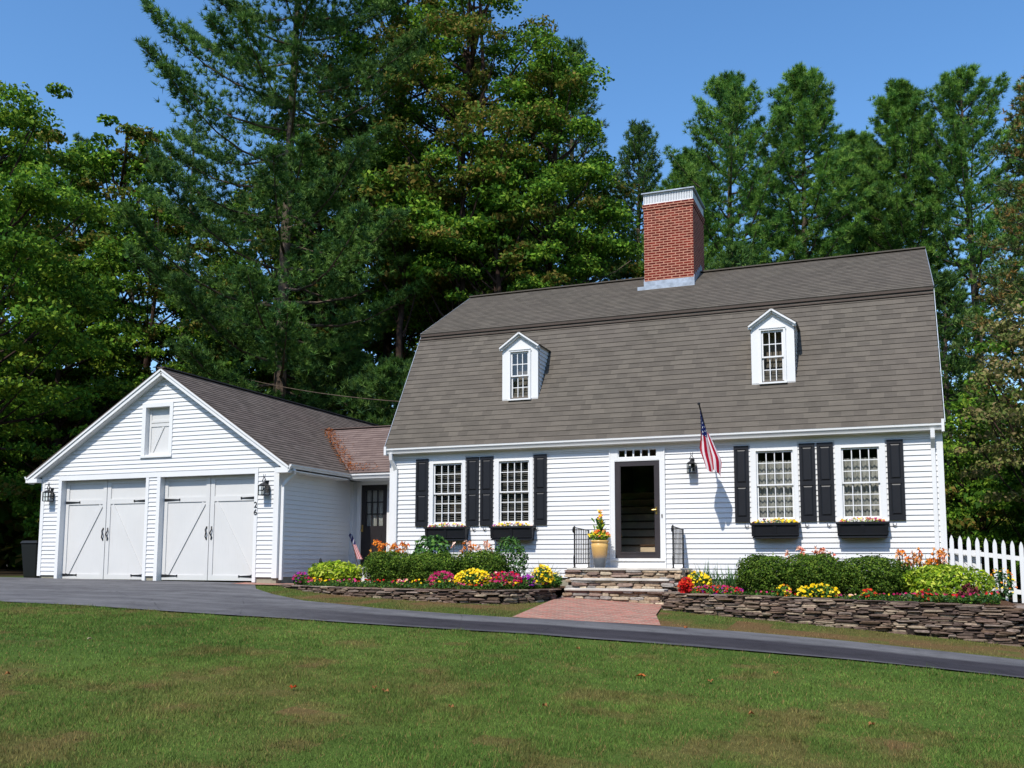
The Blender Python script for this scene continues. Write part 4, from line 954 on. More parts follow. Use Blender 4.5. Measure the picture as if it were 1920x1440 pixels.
# ------------------------------------------------------------------ shrubs and flower beds
def shrub(label, x0, x1, zt, zb_, y, ry, pal, n, ls, group=None, name='boxwood', cat='shrub', fl=(), asp=.55, sh=.3, **k):
    return plant(name, label, cat, ((x0+x1)/2, y, (zt+zb_)/2), ((x1-x0)/2, ry, (zt-zb_)/2), n, ls, pal, group, fl, sh, asp, **k)
def hedge(label, x0, x1, zt, zb_, y, ry, pal, n, ls, group, name='boxwood'):
    """clipped shrub: superellipsoid"""
    c = np.array(((x0+x1)/2, y, (zt+zb_)/2)); r = np.array(((x1-x0)/2, ry, (zt-zb_)/2)); t = thing(name, label, 'shrub', (c[0], c[1], zb_), group)
    d = NR.normal(size=(n, 3)); d /= (np.abs(d)**3.2).sum(1)[:, None]**(1/3.2); n = int(n*2.0); d = NR.normal(size=(n, 3)); d /= (np.abs(d)**3.2).sum(1)[:, None]**(1/3.2); k = 1-.5*NR.random(n)**1.7
    P = c+d*k[:, None]*r*(.86+.24*vnoise(d[:, 0]*3+c[0], d[:, 2]*3+d[:, 1]*2, 1.3))[:, None]; P[:, 2] = np.maximum(P[:, 2], zb_+.01)
    st = NR.random(n) < .035; P[st] += d[st]*r*NR.uniform(.05, .2, (st.sum(), 1))*np.array([.5, .5, 1.0]); P[:, 2] = np.maximum(P[:, 2], zb_+.01)
    V, F_ = leaf_cloud(P, ls, d, .6); C_ = cols(n, pal)*(.72+.55*vnoise(P[:, 0]*1+7, P[:, 2]+P[:, 1], 5))[:, None]
    fobj('foliage', fast_mesh('foliage', V, F_, C_), M['leaf'], t); b = MB()
    for k in range(5): b.tube([(c[0]+(k-2)*.05, y, zb_-.03), (c[0]+(k-2)*r[0]*.35, y, c[2]+r[2]*.5)], [.02, .008], 6)
    b.build('stem', M['stem'], t)
HG = 'clipped boxwood shrubs'
hedge('leftmost clipped green shrub, between the lime bush and flower bed', -1.68, -.62, .12, -.6, -1.7, .5, BOX, 6500, .045, HG)
hedge('middle clipped green shrub of the left bed, under the first window box', -.68, .56, .09, -.6, -1.85, .52, BOX, 7500, .045, HG)
hedge('clipped green shrub of the left bed nearest the steps', .36, 1.42, .13, -.6, -1.5, .5, BOX, 6500, .045, HG)
hedge('clipped shrub right of steps, nearest the spiky grass', 6.18, 7.16, .05, -.74, -1.5, .52, BOX, 7500, .045, HG)
hedge('middle clipped shrub right of the steps', 7.02, 8.1, .07, -.74, -1.55, .52, BOX, 8000, .045, HG)
hedge('clipped shrub right of steps, beside the golden bush', 7.98, 9.1, .03, -.74, -1.6, .52, BOX, 8000, .045, HG)
shrub('rounded lime green bush at the garage side wall', -3.06, -1.7, -.06, -.62, -1.9, .42, LG, 2600, .10, None, 'lime_shrub', asp=.4, sh=.35)
shrub('golden green spreading bush by the picket fence', 9.0, 10.45, -.10, -.78, -1.7, .5, LG+[srgb(130, 160, 50)], 3200, .10, None, 'golden_shrub', asp=.4, sh=.35)
shrub('small dark maroon leaved plant in front of the golden bush', 9.86, 10.22, -.42, -.76, -2.15, .12, [srgb(90, 40, 48), srgb(120, 60, 60)], 180, .09, None, 'maroon_plant', 'plant')
shrub('leafy green plant rising behind the clipped shrubs by the first box', -1.1, -.2, .52, -.5, -.8, .35, MG+DG, 900, .13, None, 'leafy_plant', 'plant')
shrub('tall dark green plant with slender leaves under the second box', .95, 1.75, .46, -.55, -1.05, .32, DG+MG, 1500, .10, None, 'tall_plant', 'plant', asp=.3)
def lilies(label, x0, x1, zt, zb_, y, pal, n=16, seed=1):
    r = random.Random(seed); t = thing('daylily', label, 'flowers', ((x0+x1)/2, y, zb_), 'daylilies against the house'); c = ((x0+x1)/2, y)
    k = n*16; P = np.c_[NR.uniform(x0+.05, x1-.05, k), NR.normal(y, .1, k), np.full(k, zb_)]; D_ = NR.normal(size=(k, 3))*.4+np.array([0, 0, 1.1])
    V, F_ = blades(P, D_, (zt-zb_)*.85, .024, bend=.5); fobj('foliage', fast_mesh('foliage', V, F_, np.tile(cols(k, MG), (2, 1))), M['leaf'], t)
    b = MB(); Pf = []
    for i in range(n*2):
        x = r.uniform(x0, x1); yy = y+r.uniform(-.15, .15); z = r.uniform(zt-.28, zt); b.tube([(x+r.uniform(-.05, .05), yy, zb_), (x, yy, z)], .005, 4, False); Pf.append((x, yy, z)); Pf.append((x+r.uniform(-.06, .06), yy, z-r.uniform(.02, .1)))
    b.build('stem', M['stem'], t); Pf = np.array(Pf); D_ = NR.normal(size=(len(Pf)*6, 3))*.7+np.array([0, -.3, .7]); PP = np.repeat(Pf, 6, 0)
    V, F_ = blades(PP, D_, .085, .03, bend=.6); fobj('blossom', fast_mesh('blossom', V, F_, np.tile(np.repeat(cols(len(Pf), pal), 6, 0), (2, 1))), M['petal'], t)
lilies('orange lilies rising beside the side door', -2.0, -1.1, .38, -.5, -.95, ORG, 16, 1); lilies('pale peach lilies between the two left window boxes', -.08, .82, .36, -.5, -.75, PCH+ORG[:1], 12, 2)
lilies('pink lilies behind the shrubs under the box beside the flag', 7.0, 7.95, .20, -.6, -.65, PCH+[srgb(230, 130, 110)], 12, 3); lilies('orange lilies at the right house corner', 8.98, 9.78, .17, -.6, -.85, ORG+PCH[:1], 20, 4)
def patch(label, x0, x1, zt, zb_, y, pal, n, s=.055, leaf=MG, ry=.22, name='bedding_flowers'):
    shrub(label, x0, x1, zt, zb_, y, ry, leaf, int(260+400*(x1-x0)), .06, 'bedding flowers along the walls', name, 'flowers', [(int(n*2.2), s*.95, pal, -.55)], sh=.5)
patch('purple petunias at the left end of the low stone wall', -3.3, -2.98, -.33, -.62, -2.1, PUR+MAG[:1], 60)
patch('small pink flower clump in front of the left hedge', -.32, -.10, -.44, -.62, -2.9, PCH+MAG[2:], 18)
patch('magenta petunias left of the yellow flowers', .45, .98, -.28, -.62, -3.0, MAG, 80)
patch('bright yellow flowers in the middle of the left bed', 1.02, 1.74, -.24, -.62, -3.05, YEL, 150, .06)
patch('magenta and red petunias right of the yellow flowers', 1.70, 2.30, -.28, -.62, -2.85, MAG+RED[:1], 110)
patch('purple petunias near the end of the left wall', 2.2, 2.46, -.34, -.62, -2.6, PUR, 36)
patch('yellow flowers beside the steps at the end of left bed', 2.28, 2.68, -.16, -.62, -2.15, YEL, 90, .06)
patch('low green plant with few yellow flowers against the steps', 2.42, 2.68, -.30, -.62, -1.5, YEL, 10, .04, ry=.15)
patch('pale rose flowers against siding behind the left bed', 1.2, 1.9, -.3, -.6, -2.2, PCH+MAG, 30)
patch('red celosia at the right side of the steps', 5.14, 5.40, -.38, -.72, -1.95, RED, 60, .06, RED, .15)
patch('yellow flowers right of the steps', 5.2, 5.66, -.27, -.70, -1.5, YEL, 100, .06)
patch('red and magenta row along the top of the right wall', 5.35, 6.35, -.52, -.72, -2.1, RED+MAG+PUR[:1], 110, .05, ry=.14)
patch('two small yellow clumps in front of the first right shrub', 6.95, 7.2, -.48, -.74, -2.3, YEL+ORG[:1], 24, .05, ry=.12)
patch('yellow marigolds on top of the right wall below shrubs', 7.32, 8.0, -.47, -.75, -2.35, YEL, 60, .055, ry=.14)
patch('red begonias below the third right shrub', 8.36, 8.62, -.54, -.76, -2.4, RED, 20, .05, ry=.1)
patch('red begonias in front of the golden bush', 9.26, 9.56, -.54, -.78, -2.4, RED, 24, .05, ry=.1)
patch('yellow and orange flowers growing at the picket fence', 10.5, 10.95, -.18, -.8, -.5, YEL+ORG, 34, .05, DG, .2)
def spiky(label, x, y, zb_, h, n, sp, pal, name='grass_tuft'):
    t = thing(name, label, 'plant', (x, y, zb_)); P = np.c_[NR.normal(x, sp*.25, n), NR.normal(y, sp*.2, n), np.full(n, zb_)]; D_ = NR.normal(size=(n, 3))*.42+np.array([0, 0, 1.0])
    V, F_ = blades(P, D_, h, .016, bend=.35); fobj('foliage', fast_mesh('foliage', V, F_, np.tile(cols(n, pal), (2, 1))), M['leaf'], t)
spiky('spiky grass right of the front steps', 5.55, -1.1, -.68, .62, 130, .35, DG); spiky('spiky grass beside the first right hand shrub', 6.0, -1.1, -.68, .6, 130, .35, DG+MG); spiky('thin spiky grass tuft near the steps in left bed', 2.08, -.85, -.6, .55, 110, .3, DG)

# mixed low bedding growing between the clumps along both walls
def cover(path, w_, z, n, nf, label):
    rng = np.random.default_rng(len(path)+n); seg = rng.integers(0, len(path)-1, n+nf); t = rng.random(n+nf)[:, None]; A = np.array(path, float)
    P2 = A[seg]*(1-t)+A[seg+1]*t; P2[:, 1] += rng.random(n+nf)*w_; hh = .04+.13*vnoise(P2[:, 0], P2[:, 1], 3.5)
    P = np.c_[P2, z+hh*rng.random(n+nf)]; V, F_ = leaf_cloud(P[:n], .055, None, .5, .5, rng); C_ = cols(n, MG+BOX+DG, .2, rng)
    o = fobj('ground_cover', fast_mesh('ground_cover', V, F_, C_), M['leaf']); tag(o, label, 'ground cover', None, 'stuff')
    Q = P[n:].copy(); Q[:, 2] = z+hh[n:]+.02; V, F_, k = blooms(Q, .045, rng); pi = (vnoise(Q[:, 0], Q[:, 1], 1.9)*5.99).astype(int); pal = np.array([YEL[0][:3], MAG[0][:3], RED[0][:3], MAG[2][:3], YEL[1][:3], PCH[0][:3]])
    c = pal[pi % 6]*rng.uniform(.8, 1.15, (len(Q), 1)); fobj('blossom', fast_mesh('blossom', V, F_, np.repeat(c, k, 0)), M['petal'], o)
cover([(-3.3, -2.05), (-2.4, -2.75), (-.4, -3.45), (1.35, -3.5), (2.25, -3.1), (2.6, -2.2)], .55, -.60, 5200, 260, 'mixed low bedding plants along the left stone wall')
cover([(5.2, -2.2), (6.4, -2.4), (8.2, -2.55), (9.8, -2.6), (10.5, -2.7)], .5, -.74, 5200, 150, 'mixed low bedding plants along the right stone wall')

# ------------------------------------------------------------------ picket fence
fn = thing('picket_fence', 'white pointed picket fence running right from the house corner', 'fence', (11.5, 0, -.9))
for k in range(34):
    x = 9.955+k*.146; zt = .455-.112*(x-9.9)-.02*max(0, x-11); zb_ = zt-1.13; b = MB(); a = .036; y0, y1 = -.012, .012
    pr = [(-a, zb_), (a, zb_), (a, zt-.13), (a*.86, zt-.08), (a*.45, zt-.03), (0, zt), (-a*.45, zt-.03), (-a*.86, zt-.08), (-a, zt-.13)]
    A = [(x+px, y0, z) for px, z in pr]; B = [(x+px, y1, z) for px, z in pr]; b.face(A); b.face(B[::-1])
    for i in range(len(pr)): j = (i+1) % len(pr); b.face([A[j], A[i], B[i], B[j]])
    b.build('picket', M['trim'], fn)
for dz in (-.30, -.92):
    b = MB(); b.bar((9.9, .03, .455+dz), (15, .03, .455+dz-.112*5.1-.08), .035, .085); b.build('rail', M['trim'], fn)
for x in (11.9, 14.2): zt = .455-.112*(x-9.9); b = MB(); b.box(x-.05, x+.05, .05, .15, zt-1.5, zt-.05); b.build('post', M['trim'], fn)
b = MB()
def lat(b, x0, x1, z0, z1, y):
    s = .085; k = -20
    for k in range(-20, 40):
        for sg in (1, -1):
            c = (x0+k*s); pts = []
            # line x = c + sg*(z-z0)
            za, zb_ = z0, z1
            xa, xb = c, c+sg*(z1-z0)
            for X in (x0, x1):
                pass
            t0, t1 = 0.0, 1.0; d = xb-xa
            for lo, hi in ((x0, x1),):
                ta, tb = (lo-xa)/d, (hi-xa)/d
                if ta > tb: ta, tb = tb, ta
                t0, t1 = max(t0, ta), min(t1, tb)
            if t1-t0 > .02: b.bar((xa+d*t0, y+(.006 if sg > 0 else -.006), z0+(z1-z0)*t0), (xa+d*t1, y+(.006 if sg > 0 else -.006), z0+(z1-z0)*t1), .008, .04, (0, 1, 0)) if False else b.bar((xa+d*t0, y+(.006 if sg > 0 else -.006), z0+(z1-z0)*t0), (xa+d*t1, y+(.006 if sg > 0 else -.006), z0+(z1-z0)*t1), .05, .008, (0, 1, 0))
lat(b, 9.95, 10.42, -.75, .10, .14)
t = thing('lattice_panel', 'white diagonal lattice panel behind the first pickets', 'lattice', (10.2, .14, -.8)); b.build('lattice', M['trim'], t)
b = MB(); b.box(9.91, 9.95, .12, .16, -.9, .16); b.box(10.42, 10.46, .12, .16, -.9, .16); b.box(9.95, 10.42, .12, .16, .10, .16); b.build('frame', M['trim'], t)

# ------------------------------------------------------------------ trees
def ntri(P, D_, K, length, width, rng):
    """needle tufts: K narrow triangles per tuft"""
    n = len(P); P = np.repeat(P, K, 0); d = np.repeat(D_, K, 0)*.9+rng.normal(size=(n*K, 3))*.62; d /= np.linalg.norm(d, axis=1)[:, None]
    s = np.cross(d, rng.normal(size=(n*K, 3))); s /= np.linalg.norm(s, axis=1)[:, None]; L = (length*rng.uniform(.6, 1.15, n*K))[:, None]
    V = np.stack([P-s*width/2+d*L*.05, P+s*width/2+d*L*.05, P+d*L], 1).reshape(-1, 3); return V, np.arange(3*n*K).reshape(-1, 3)
PINE = [srgb(62, 94, 42), srgb(80, 112, 46), srgb(52, 84, 46), srgb(98, 126, 56)]
def pine(label, x, y, zt, cb, r, n=90, tufts=34, K=15, nl=.26, nw=.034, seed=1, pal=PINE, asc=.55, bare=0, prof=.8, lean=0, name='pine_tree', group='pines behind the house', tr=None, dead=0, squash=1.0, z_low=None):
    """x,y base; zt top; cb crown bottom z; r max crown radius"""
    rr = random.Random(seed); rng = np.random.default_rng(seed); g = gzf(x, y)-.1; t = thing(name, label, 'tree', (x, y, g), group)
    tr = tr or .011*(zt-g)+.06; b = MB(); H = zt-g; path = []
    for k in range(9):
        f = k/8; path.append((x+.12*math.sin(f*5+seed)+lean*f, y+.12*math.cos(f*4+seed), g+H*f))
    b.tube(path, [tr*(1-.93*(k/8))+.012 for k in range(9)], 9)
    def tp(z): f = max(0, min(1, (z-g)/H))*8; i = min(7, int(f)); u = f-i; return Vector(path[i]).lerp(Vector(path[i+1]), u)
    TP, TD, TC = [], [], []
    for k in range(n):
        f = (k+rr.random())/n; z = cb+(zt-cb)*f; a = k*2.39996+rr.uniform(-.4, .4)
        R_ = r*(1-f**1.25)**prof*(.62+.5*rr.random())*(.55+.45*min(1, f/.18)) + .25
        up = asc*(.25+1.15*f)+rr.uniform(-.12, .16)
        p0 = tp(z); dx, dy = math.cos(a), math.sin(a)*squash; pts = []
        for i in range(6):
            s = i/5; pts.append(p0+Vector((dx*R_*s, dy*R_*s, R_*(up*s+.22*s*s-.10*math.sin(s*3)))))
        b.tube(pts, [max(.012, tr*.26*(1-f*.6)*(1-s*.8)) for s in (0, .2, .4, .6, .8, 1)], 5, False)
        m_ = max(6, int(tufts*(.35+.65*R_/r))); bc = rng.uniform(.78, 1.2)
        for q in range(m_):
            s = .22+.78*(q/m_)**.75; i = min(4, int(s*5)); c = pts[i].lerp(pts[i+1], s*5-i); w_ = R_*.30*(1.08-s)+.14
            o = rng.normal(0, 1, 3); lx = o[0]*w_*.75
            c = c+Vector((-dy*lx+dx*o[1]*.1, dx*lx+dy*o[1]*.1, abs(o[2])*.10+.02-.05*abs(lx)))
            dd = Vector((dx*.5-dy*lx*.6, dy*.5+dx*lx*.6, .75)); TP.append(c); TD.append(dd.normalized()); TC.append(bc)
    # leader candles at the top
    for k in range(24):
        a = rr.uniform(0, 6.28); s = rr.random(); p = tp(zt-.05-s*1.6)+Vector((math.cos(a)*s*.6, math.sin(a)*s*.6, 0)); TP.append(p); TD.append(Vector((math.cos(a)*.2, math.sin(a)*.2, 1))); TC.append(1.05)
    for k in range(dead):
        z = cb-rr.uniform(.3, 3.0) if k > 5 else cb+rr.uniform(-1, 1.5); a = rr.uniform(2.2, 4.6); L = rr.uniform(1.5, 4.5); p0 = tp(z); pts = [p0]
        for i in range(1, 5): pts.append(pts[-1]+Vector((math.cos(a)*L/4, math.sin(a)*L/4*.5, rr.uniform(-.35, .12)*L/4)))
        b.tube(pts, [.055, .045, .035, .022, .01], 5, False)
    b.build('trunk', M['bark'], t)
    P = np.array([tuple(p) for p in TP]); D_ = np.array([tuple(p) for p in TD]); V, F_ = ntri(P, D_, K, nl, nw, rng)
    pc = np.array([c[:3] for c in pal])[rng.integers(0, len(pal), len(P))]*np.array(TC)[:, None]
    fobj('crown', fast_mesh('crown', V, F_, np.repeat(pc, K, 0)), M['needle'], t); return t
DEC = [srgb(78, 116, 34), srgb(98, 136, 38), srgb(62, 98, 34), srgb(122, 148, 48)]
OLV = [srgb(90, 104, 38), srgb(110, 104, 42), srgb(76, 98, 34), srgb(122, 106, 50), srgb(70, 100, 36)]
LIM = [srgb(104, 132, 34), srgb(84, 114, 34), srgb(128, 146, 44), srgb(66, 96, 32)]
def broad(label, x, y, zt, zb_, r, clumps=90, leaves=230, ls=.19, cr=(.55, 1.15), seed=1, pal=DEC, ry=None, trunk=.2, name='maple_tree', group='broadleaf trees behind the house', pal2=None, k2=.25, nt=1, fill=.45, env=None, flat=.62, bark='barkdark', cx=None):
    rr = random.Random(seed); rng = np.random.default_rng(seed+100); g = gzf(x, y)-.1; t = thing(name, label, 'tree', (x, y, g), group); ry = ry or r
    zc, hz = (zt+zb_)/2, (zt-zb_)/2; C = []; cx = x if cx is None else cx
    for k in range(clumps):
        for _ in range(40):
            d = rng.normal(size=3); d /= np.linalg.norm(d); rad = (1-fill*rng.random())
            p = np.array([cx, y, zc])+d*rad*np.array([r, ry, hz])
            egg = 1.0-.25*((p[2]-zc)/hz)
            p[0] = cx+(p[0]-cx)*egg; p[1] = y+(p[1]-y)*egg
            if all(np.linalg.norm((p-q[0])) > .55*cr[0] for q in C[-40:]): break
        rc = rng.uniform(*cr)*(1-.3*abs(d[2])); C.append((p, rc))
    b = MB(); H = zt-g
    for q in range(nt):
        ox = (q-(nt-1)/2)*.7; path = [(x+ox+.15*math.sin(k*1.3+seed+q), y+.15*math.cos(k*1.1+seed), g+(zt-.25*hz-g)*k/7) for k in range(8)]
        b.tube(path, [trunk*(1-.85*k/7)+.02 for k in range(8)], 9)
    for p, rc in C[::3]:
        z0 = max(g+.28*H, p[2]-rr.uniform(.8, 2.5)-.3*math.hypot(p[0]-x, p[1]-y)); s = Vector((x, y, z0)); e = Vector(p); mdl = s.lerp(e, .55)+Vector((0, 0, -.25)); b.tube([s, mdl, e], [trunk*.32, trunk*.18, .02], 5, False)
    b.build('trunk', M[bark], t)
    Ps, Ds, Cs = [], [], []
    for p, rc in C:
        nl_ = int(leaves*(rc/1.0)**1.6)+40; d = rng.normal(size=(nl_, 3)); d /= np.linalg.norm(d, axis=1)[:, None]; d[:, 2] = np.where(d[:, 2] < -.2, -d[:, 2]*.5, d[:, 2])
        rad = (.35+.72*rng.random(nl_)**.6)[:, None]; q = p+d*rad*np.array([rc, rc, rc*flat]); Ps.append(q); Ds.append(d)
        pl = pal2 if (pal2 and rng.random() < k2) else pal; Cs.append(cols(nl_, pl, .2, rng)*rng.uniform(.8, 1.2))
    P = np.concatenate(Ps); D_ = np.concatenate(Ds); V, F_ = leaf_cloud(P, ls, D_*.6, .62, .35, rng)
    fobj('crown', fast_mesh('crown', V, F_, np.concatenate(Cs)), M['leaf'], t); return t
NO = None
# --- tall trees, left to centre
pine('huge white pine towering over the garage roof, grey trunk between drooping boughs', -13.3, 11.4, 33, 5.6, 6.9, n=96, tufts=330, K=20, nl=.26, nw=.033, seed=3, pal=[srgb(70, 106, 48), srgb(88, 124, 52), srgb(58, 94, 52), srgb(106, 138, 64)], asc=.13, prof=.55, tr=.30, dead=16, lean=.1)
broad('bright yellow-green maple at the left edge of the photo', -17.6, 1.2, 15.9, 2.4, 3.6, 170, 330, .16, seed=4, pal=DEC, pal2=LIM, k2=.35, trunk=.2)
broad('low dark green tree left of the garage gable', -21.5, 8.2, 12.0, 1.0, 3.9, 130, 260, .19, seed=5, pal=DEC, pal2=LIM, k2=.2, trunk=.18)
broad('olive green tree between the left maple and the white pine', -22.0, 13.5, 17.5, 3, 4.2, 150, 260, .2, seed=6, pal=DEC, pal2=OLV, k2=.3, trunk=.18)
pine('far pine top against the sky left of the white pine', -38.6, 24.6, 27.0, 12, 2.4, n=60, seed=7); pine('second far pine top at left, with a paler crown', -35.4, 26.4, 26.6, 12, 2.6, n=60, seed=8); pine('third far pine leaning toward the big white pine', -31.5, 26.6, 28.0, 10, 3.0, n=70, seed=9)
broad('brownish green maple behind the white pine trunk', -15.8, 17.8, 22, 6.5, 4.8, 170, 360, .175, seed=10, pal=OLV, pal2=DEC, k2=.3, trunk=.22)
broad('tall olive brown maple above the breezeway', -11.2, 16.4, 29.5, 7.6, 5.0, 220, 380, .17, seed=11, pal=OLV, pal2=DEC, k2=.35, trunk=.24, nt=2)
broad('tallest dense green maple left of the chimney', -7.1, 15.6, 26.6, 7.0, 4.6, 230, 400, .16, seed=12, pal=DEC, pal2=OLV, k2=.4, trunk=.24, nt=2)
broad('rounded green maple nearest the chimney on its left', -3.5, 15.6, 22.0, 6.6, 3.2, 140, 400, .16, seed=13, pal=DEC, pal2=OLV, k2=.15, trunk=.2)
pine('dark pine rising behind the maples left of the chimney', -5.0, 23.3, 25.6, 9, 3.7, n=110, tufts=50, seed=14, asc=.4)
pine('short pine seen just left of the chimney', -3.2, 29.0, 23.4, 10, 3.2, n=110, tufts=60, seed=15, asc=.8)
for i, (lb, x, y, zt, cb, r_) in enumerate((('tall green tree filling the gap behind the second far pine', -25.3, 14.6, 23.2, 3, 5.0), ('tall green tree just right of the left edge maple', -28.4, 13.0, 22.8, 3, 4.6), ('green tree behind the white pine boughs, left of its trunk', -20.5, 20.5, 20.5, 4.5, 4.8), ('tall green tree far behind the white pine trunk', -17.0, 25.5, 25, 5.5, 5.2),
    ('green tree far behind the breezeway roof', -12.0, 27.0, 22, 6.2, 5.0), ('green tree far behind the left roof slope', -6.5, 27.0, 20, 7.4, 4.6), ('mid-height tree between garage gable and white pine trunk', -18.2, 15.0, 11.5, 2.5, 3.4), ('tree at the far left edge behind the lime maple', -24.5, 6.5, 16.0, 1.5, 4.2))):
    broad(lb, x, y, zt, cb, r_, 150, 240, .24, seed=150+i, pal=DEC, pal2=OLV, k2=.25, trunk=.24)
# --- right hand row of pines
for lb, x, y, zt, cb, r, sd in (('small pine at the left end of the right-hand row', -.1, 27.3, 20.6, 10.5, 2.3, 20), ('broad pine directly right of the chimney top', 2.6, 23.1, 22.0, 9.2, 4.1, 21), ('pine with two visible trunks above the roof ridge', 5.6, 25.4, 22.9, 12.8, 3.1, 22),
    ('slender pine over the right dormer', 7.9, 30.5, 21.6, 12, 2.4, 23), ('pine above the right end of the roof', 10.2, 28.2, 22.6, 13.2, 2.7, 24), ('wide pine beyond the right gable end', 12.8, 27.0, 22.2, 9.5, 4.0, 25), ('pine at the right edge behind the hemlock', 16.6, 28.5, 23, 8, 3.2, 26)):
    pine(lb, x, y, zt, cb, r, n=84, tufts=105, K=24, seed=sd, asc=.6, prof=.66, nl=.26, nw=.027, pal=[srgb(84, 126, 50), srgb(104, 144, 56), srgb(70, 112, 54), srgb(124, 158, 68)])
for lb, x, y, zt, cb, r, sd in (('young low pine behind the ridge right of the chimney', 3.5, 17.6, 12.2, 3, 2.2, 30), ('young pine behind the ridge below the two-trunk pine', 6.6, 21, 12.0, 3, 2.2, 31), ('young pine near the right end of the ridge', 9.2, 22, 12.4, 3, 2.4, 32), ('young dark pine seen right of the gable end', 11.3, 21.5, 11.4, 2, 2.2, 33), ('young dark pine left of the chimney base', .2, 20.5, 13.2, 4, 2.2, 34)):
    pine(lb, x, y, zt, cb, r, n=80, tufts=44, K=11, seed=sd, asc=.35, prof=.7, nl=.28, nw=.05)
# --- right edge
pine('hemlock with rusty branch tips at the right edge', 13.6, 10.8, 14.6, 2.5, 2.6, n=150, tufts=60, K=9, nl=.16, nw=.045, seed=40, asc=-.05, prof=.6, pal=[srgb(112, 112, 56), srgb(140, 112, 60), srgb(84, 102, 50), srgb(98, 116, 62), srgb(76, 104, 52)], name='hemlock_tree', group=None, tr=.16)
broad('pale olive leaved tree overhanging the picket fence', 12.6, 7.4, 7.2, 1.0, 2.2, 80, 300, .13, (.4, .8), seed=41, pal=[srgb(128, 124, 76), srgb(112, 116, 62), srgb(146, 130, 92), srgb(92, 108, 52)], pal2=DEC, k2=.3, trunk=.12, group=None, name='olive_tree')
broad('green tree behind the fence nearest the house corner', 11.6, 15.0, 6.2, .2, 2.0, 60, 240, .16, (.5, .9), seed=42, pal=DEC, trunk=.12, group=None, name='young_maple')
broad('dark green tree filling the gap past the right gable', 12.0, 27.0, 9.6, 0, 3.2, 80, 200, .24, seed=43, pal=DEC, trunk=.16)
broad('dark tree at the right edge beyond the fence', 16.5, 17.0, 9, .2, 3.4, 90, 220, .22, seed=44, pal=DEC, pal2=OLV, k2=.3, trunk=.2)
# --- trunks in the shade behind the breezeway, each with a thin crown
for i, (lb, x, y, zt, cb, r, tr_) in enumerate((('dark straight trunked tree behind the breezeway roof', -8.6, 12.6, 17, 9.5, 1.9, .2), ('dark trunk standing just left of the house roof', -6.4, 13.0, 17, 9.5, 1.8, .24), ('thin dark trunk between breezeway and garage ridge', -10.4, 19.0, 18, 9, 2.0, .2), ('thin trunk behind the left roof slope', -4.9, 13.4, 16, 9.5, 1.8, .2), ('dark trunk deep behind the breezeway', -13.0, 24.0, 20, 9, 2.4, .26), ('dark trunk rising behind the garage ridge', -18.0, 20.0, 19, 8, 2.4, .24))):
    broad(lb, x, y, zt, cb, r, 34, 170, .22, seed=50+i, pal=DEC, pal2=OLV, k2=.3, trunk=tr_, fill=.8)
pine('low drooping pine boughs right behind the breezeway ridge', -8.3, 11.2, 7.2, 2.2, 2.6, n=60, tufts=120, K=15, seed=91, asc=.1, prof=.5); pine('low pine standing behind the garage ridge', -12.0, 12.6, 8.4, 2.5, 3.0, n=70, tufts=130, K=15, seed=92, asc=.08, prof=.5)
# --- understory
for i, (lb, x, y, zt, r) in enumerate((('low understory tree behind the garage on the left', -17.5, 12, 5.5, 3.2), ('bushy understory tree left of the waste bin', -17.6, 5.4, 4.6, 2.6), ('bushy understory at the far left edge', -24.5, 3.2, 6.0, 3.4), ('low understory behind the left maple', -26.0, 12, 7, 3.6), ('low bushy tree behind the breezeway ridge', -7.2, 16.5, 6.3, 2.4), ('low bushy tree behind the garage ridge', -12.4, 18.6, 8.2, 3.2), ('low bush just left of the house roof edge', -4.2, 19.5, 8.4, 2.4), ('dense bush behind the picket fence', 13.2, 12, 3.2, 2.4), ('dense bush behind the right end of the fence', 17.0, 10.0, 4.2, 2.6), ('bush glimpsed between house corner and fence', 11.2, 20.0, 3.4, 1.8))):
    broad(lb, x, y, zt, gzf(x, y)+.1, r, 60, 240, .19, (.5, .95), seed=70+i, pal=DEC, pal2=OLV, k2=.2, trunk=.08, name='understory_bush', group='understory around the lot')
# far wood closing the horizon
rng = np.random.default_rng(99); n = 150000
a = rng.uniform(-1.25, .75, n); d = rng.uniform(40, 66, n); x = 8.9+np.sin(a)*d*1.1; y = -20+np.cos(a)*d*1.15; keep = y > 8; x, y = x[keep], y[keep]
top = 3.2+3.4*vnoise(x, y, .16)+(x < 0)*1.5; z = gz(x, y)+top*rng.random(len(x))**.8
V, F_ = leaf_cloud(np.c_[x, y, z], .7, None, .7, .3, rng); C_ = cols(len(x), DEC+OLV, .2, rng)
tag(fobj('far_wood', fast_mesh('far_wood', V, F_, C_), M['leaf']), 'dark far-off wood closing the view between the trunks', 'wood', None, 'stuff')
rng = np.random.default_rng(77); n = 110000; x = rng.uniform(-70, 90, n); y = -58-10*rng.random(n)+.0*x; top = 18+8*vnoise(x, y, .12); z = gz(x, y)+top*rng.random(n)  # tree mass added out of view so the glass reflects darker foliage than sky
V, F_ = leaf_cloud(np.c_[x, y, z], 1.1, None, .7, .3, rng); tag(fobj('unseen_wood', fast_mesh('unseen_wood', V, F_, cols(n, DEC+OLV, .2, rng)), M['leaf']), 'unseen wood added behind the camera to darken reflections in the panes', 'wood', None, 'stuff')
# power cable from the trees to the house
b = MB(); A_, B_ = Vector((-22, 14, 9.6)), Vector((-2.16, 3.0, 4.15)); b.tube([A_.lerp(B_, k/16)-Vector((0, 0, 4*.5*(k/16)*(1-k/16))) for k in range(17)], .013, 5)
tag(b.build('power_cable', M['bark']), 'thin grey overhead cable running to the left gable', 'cable')
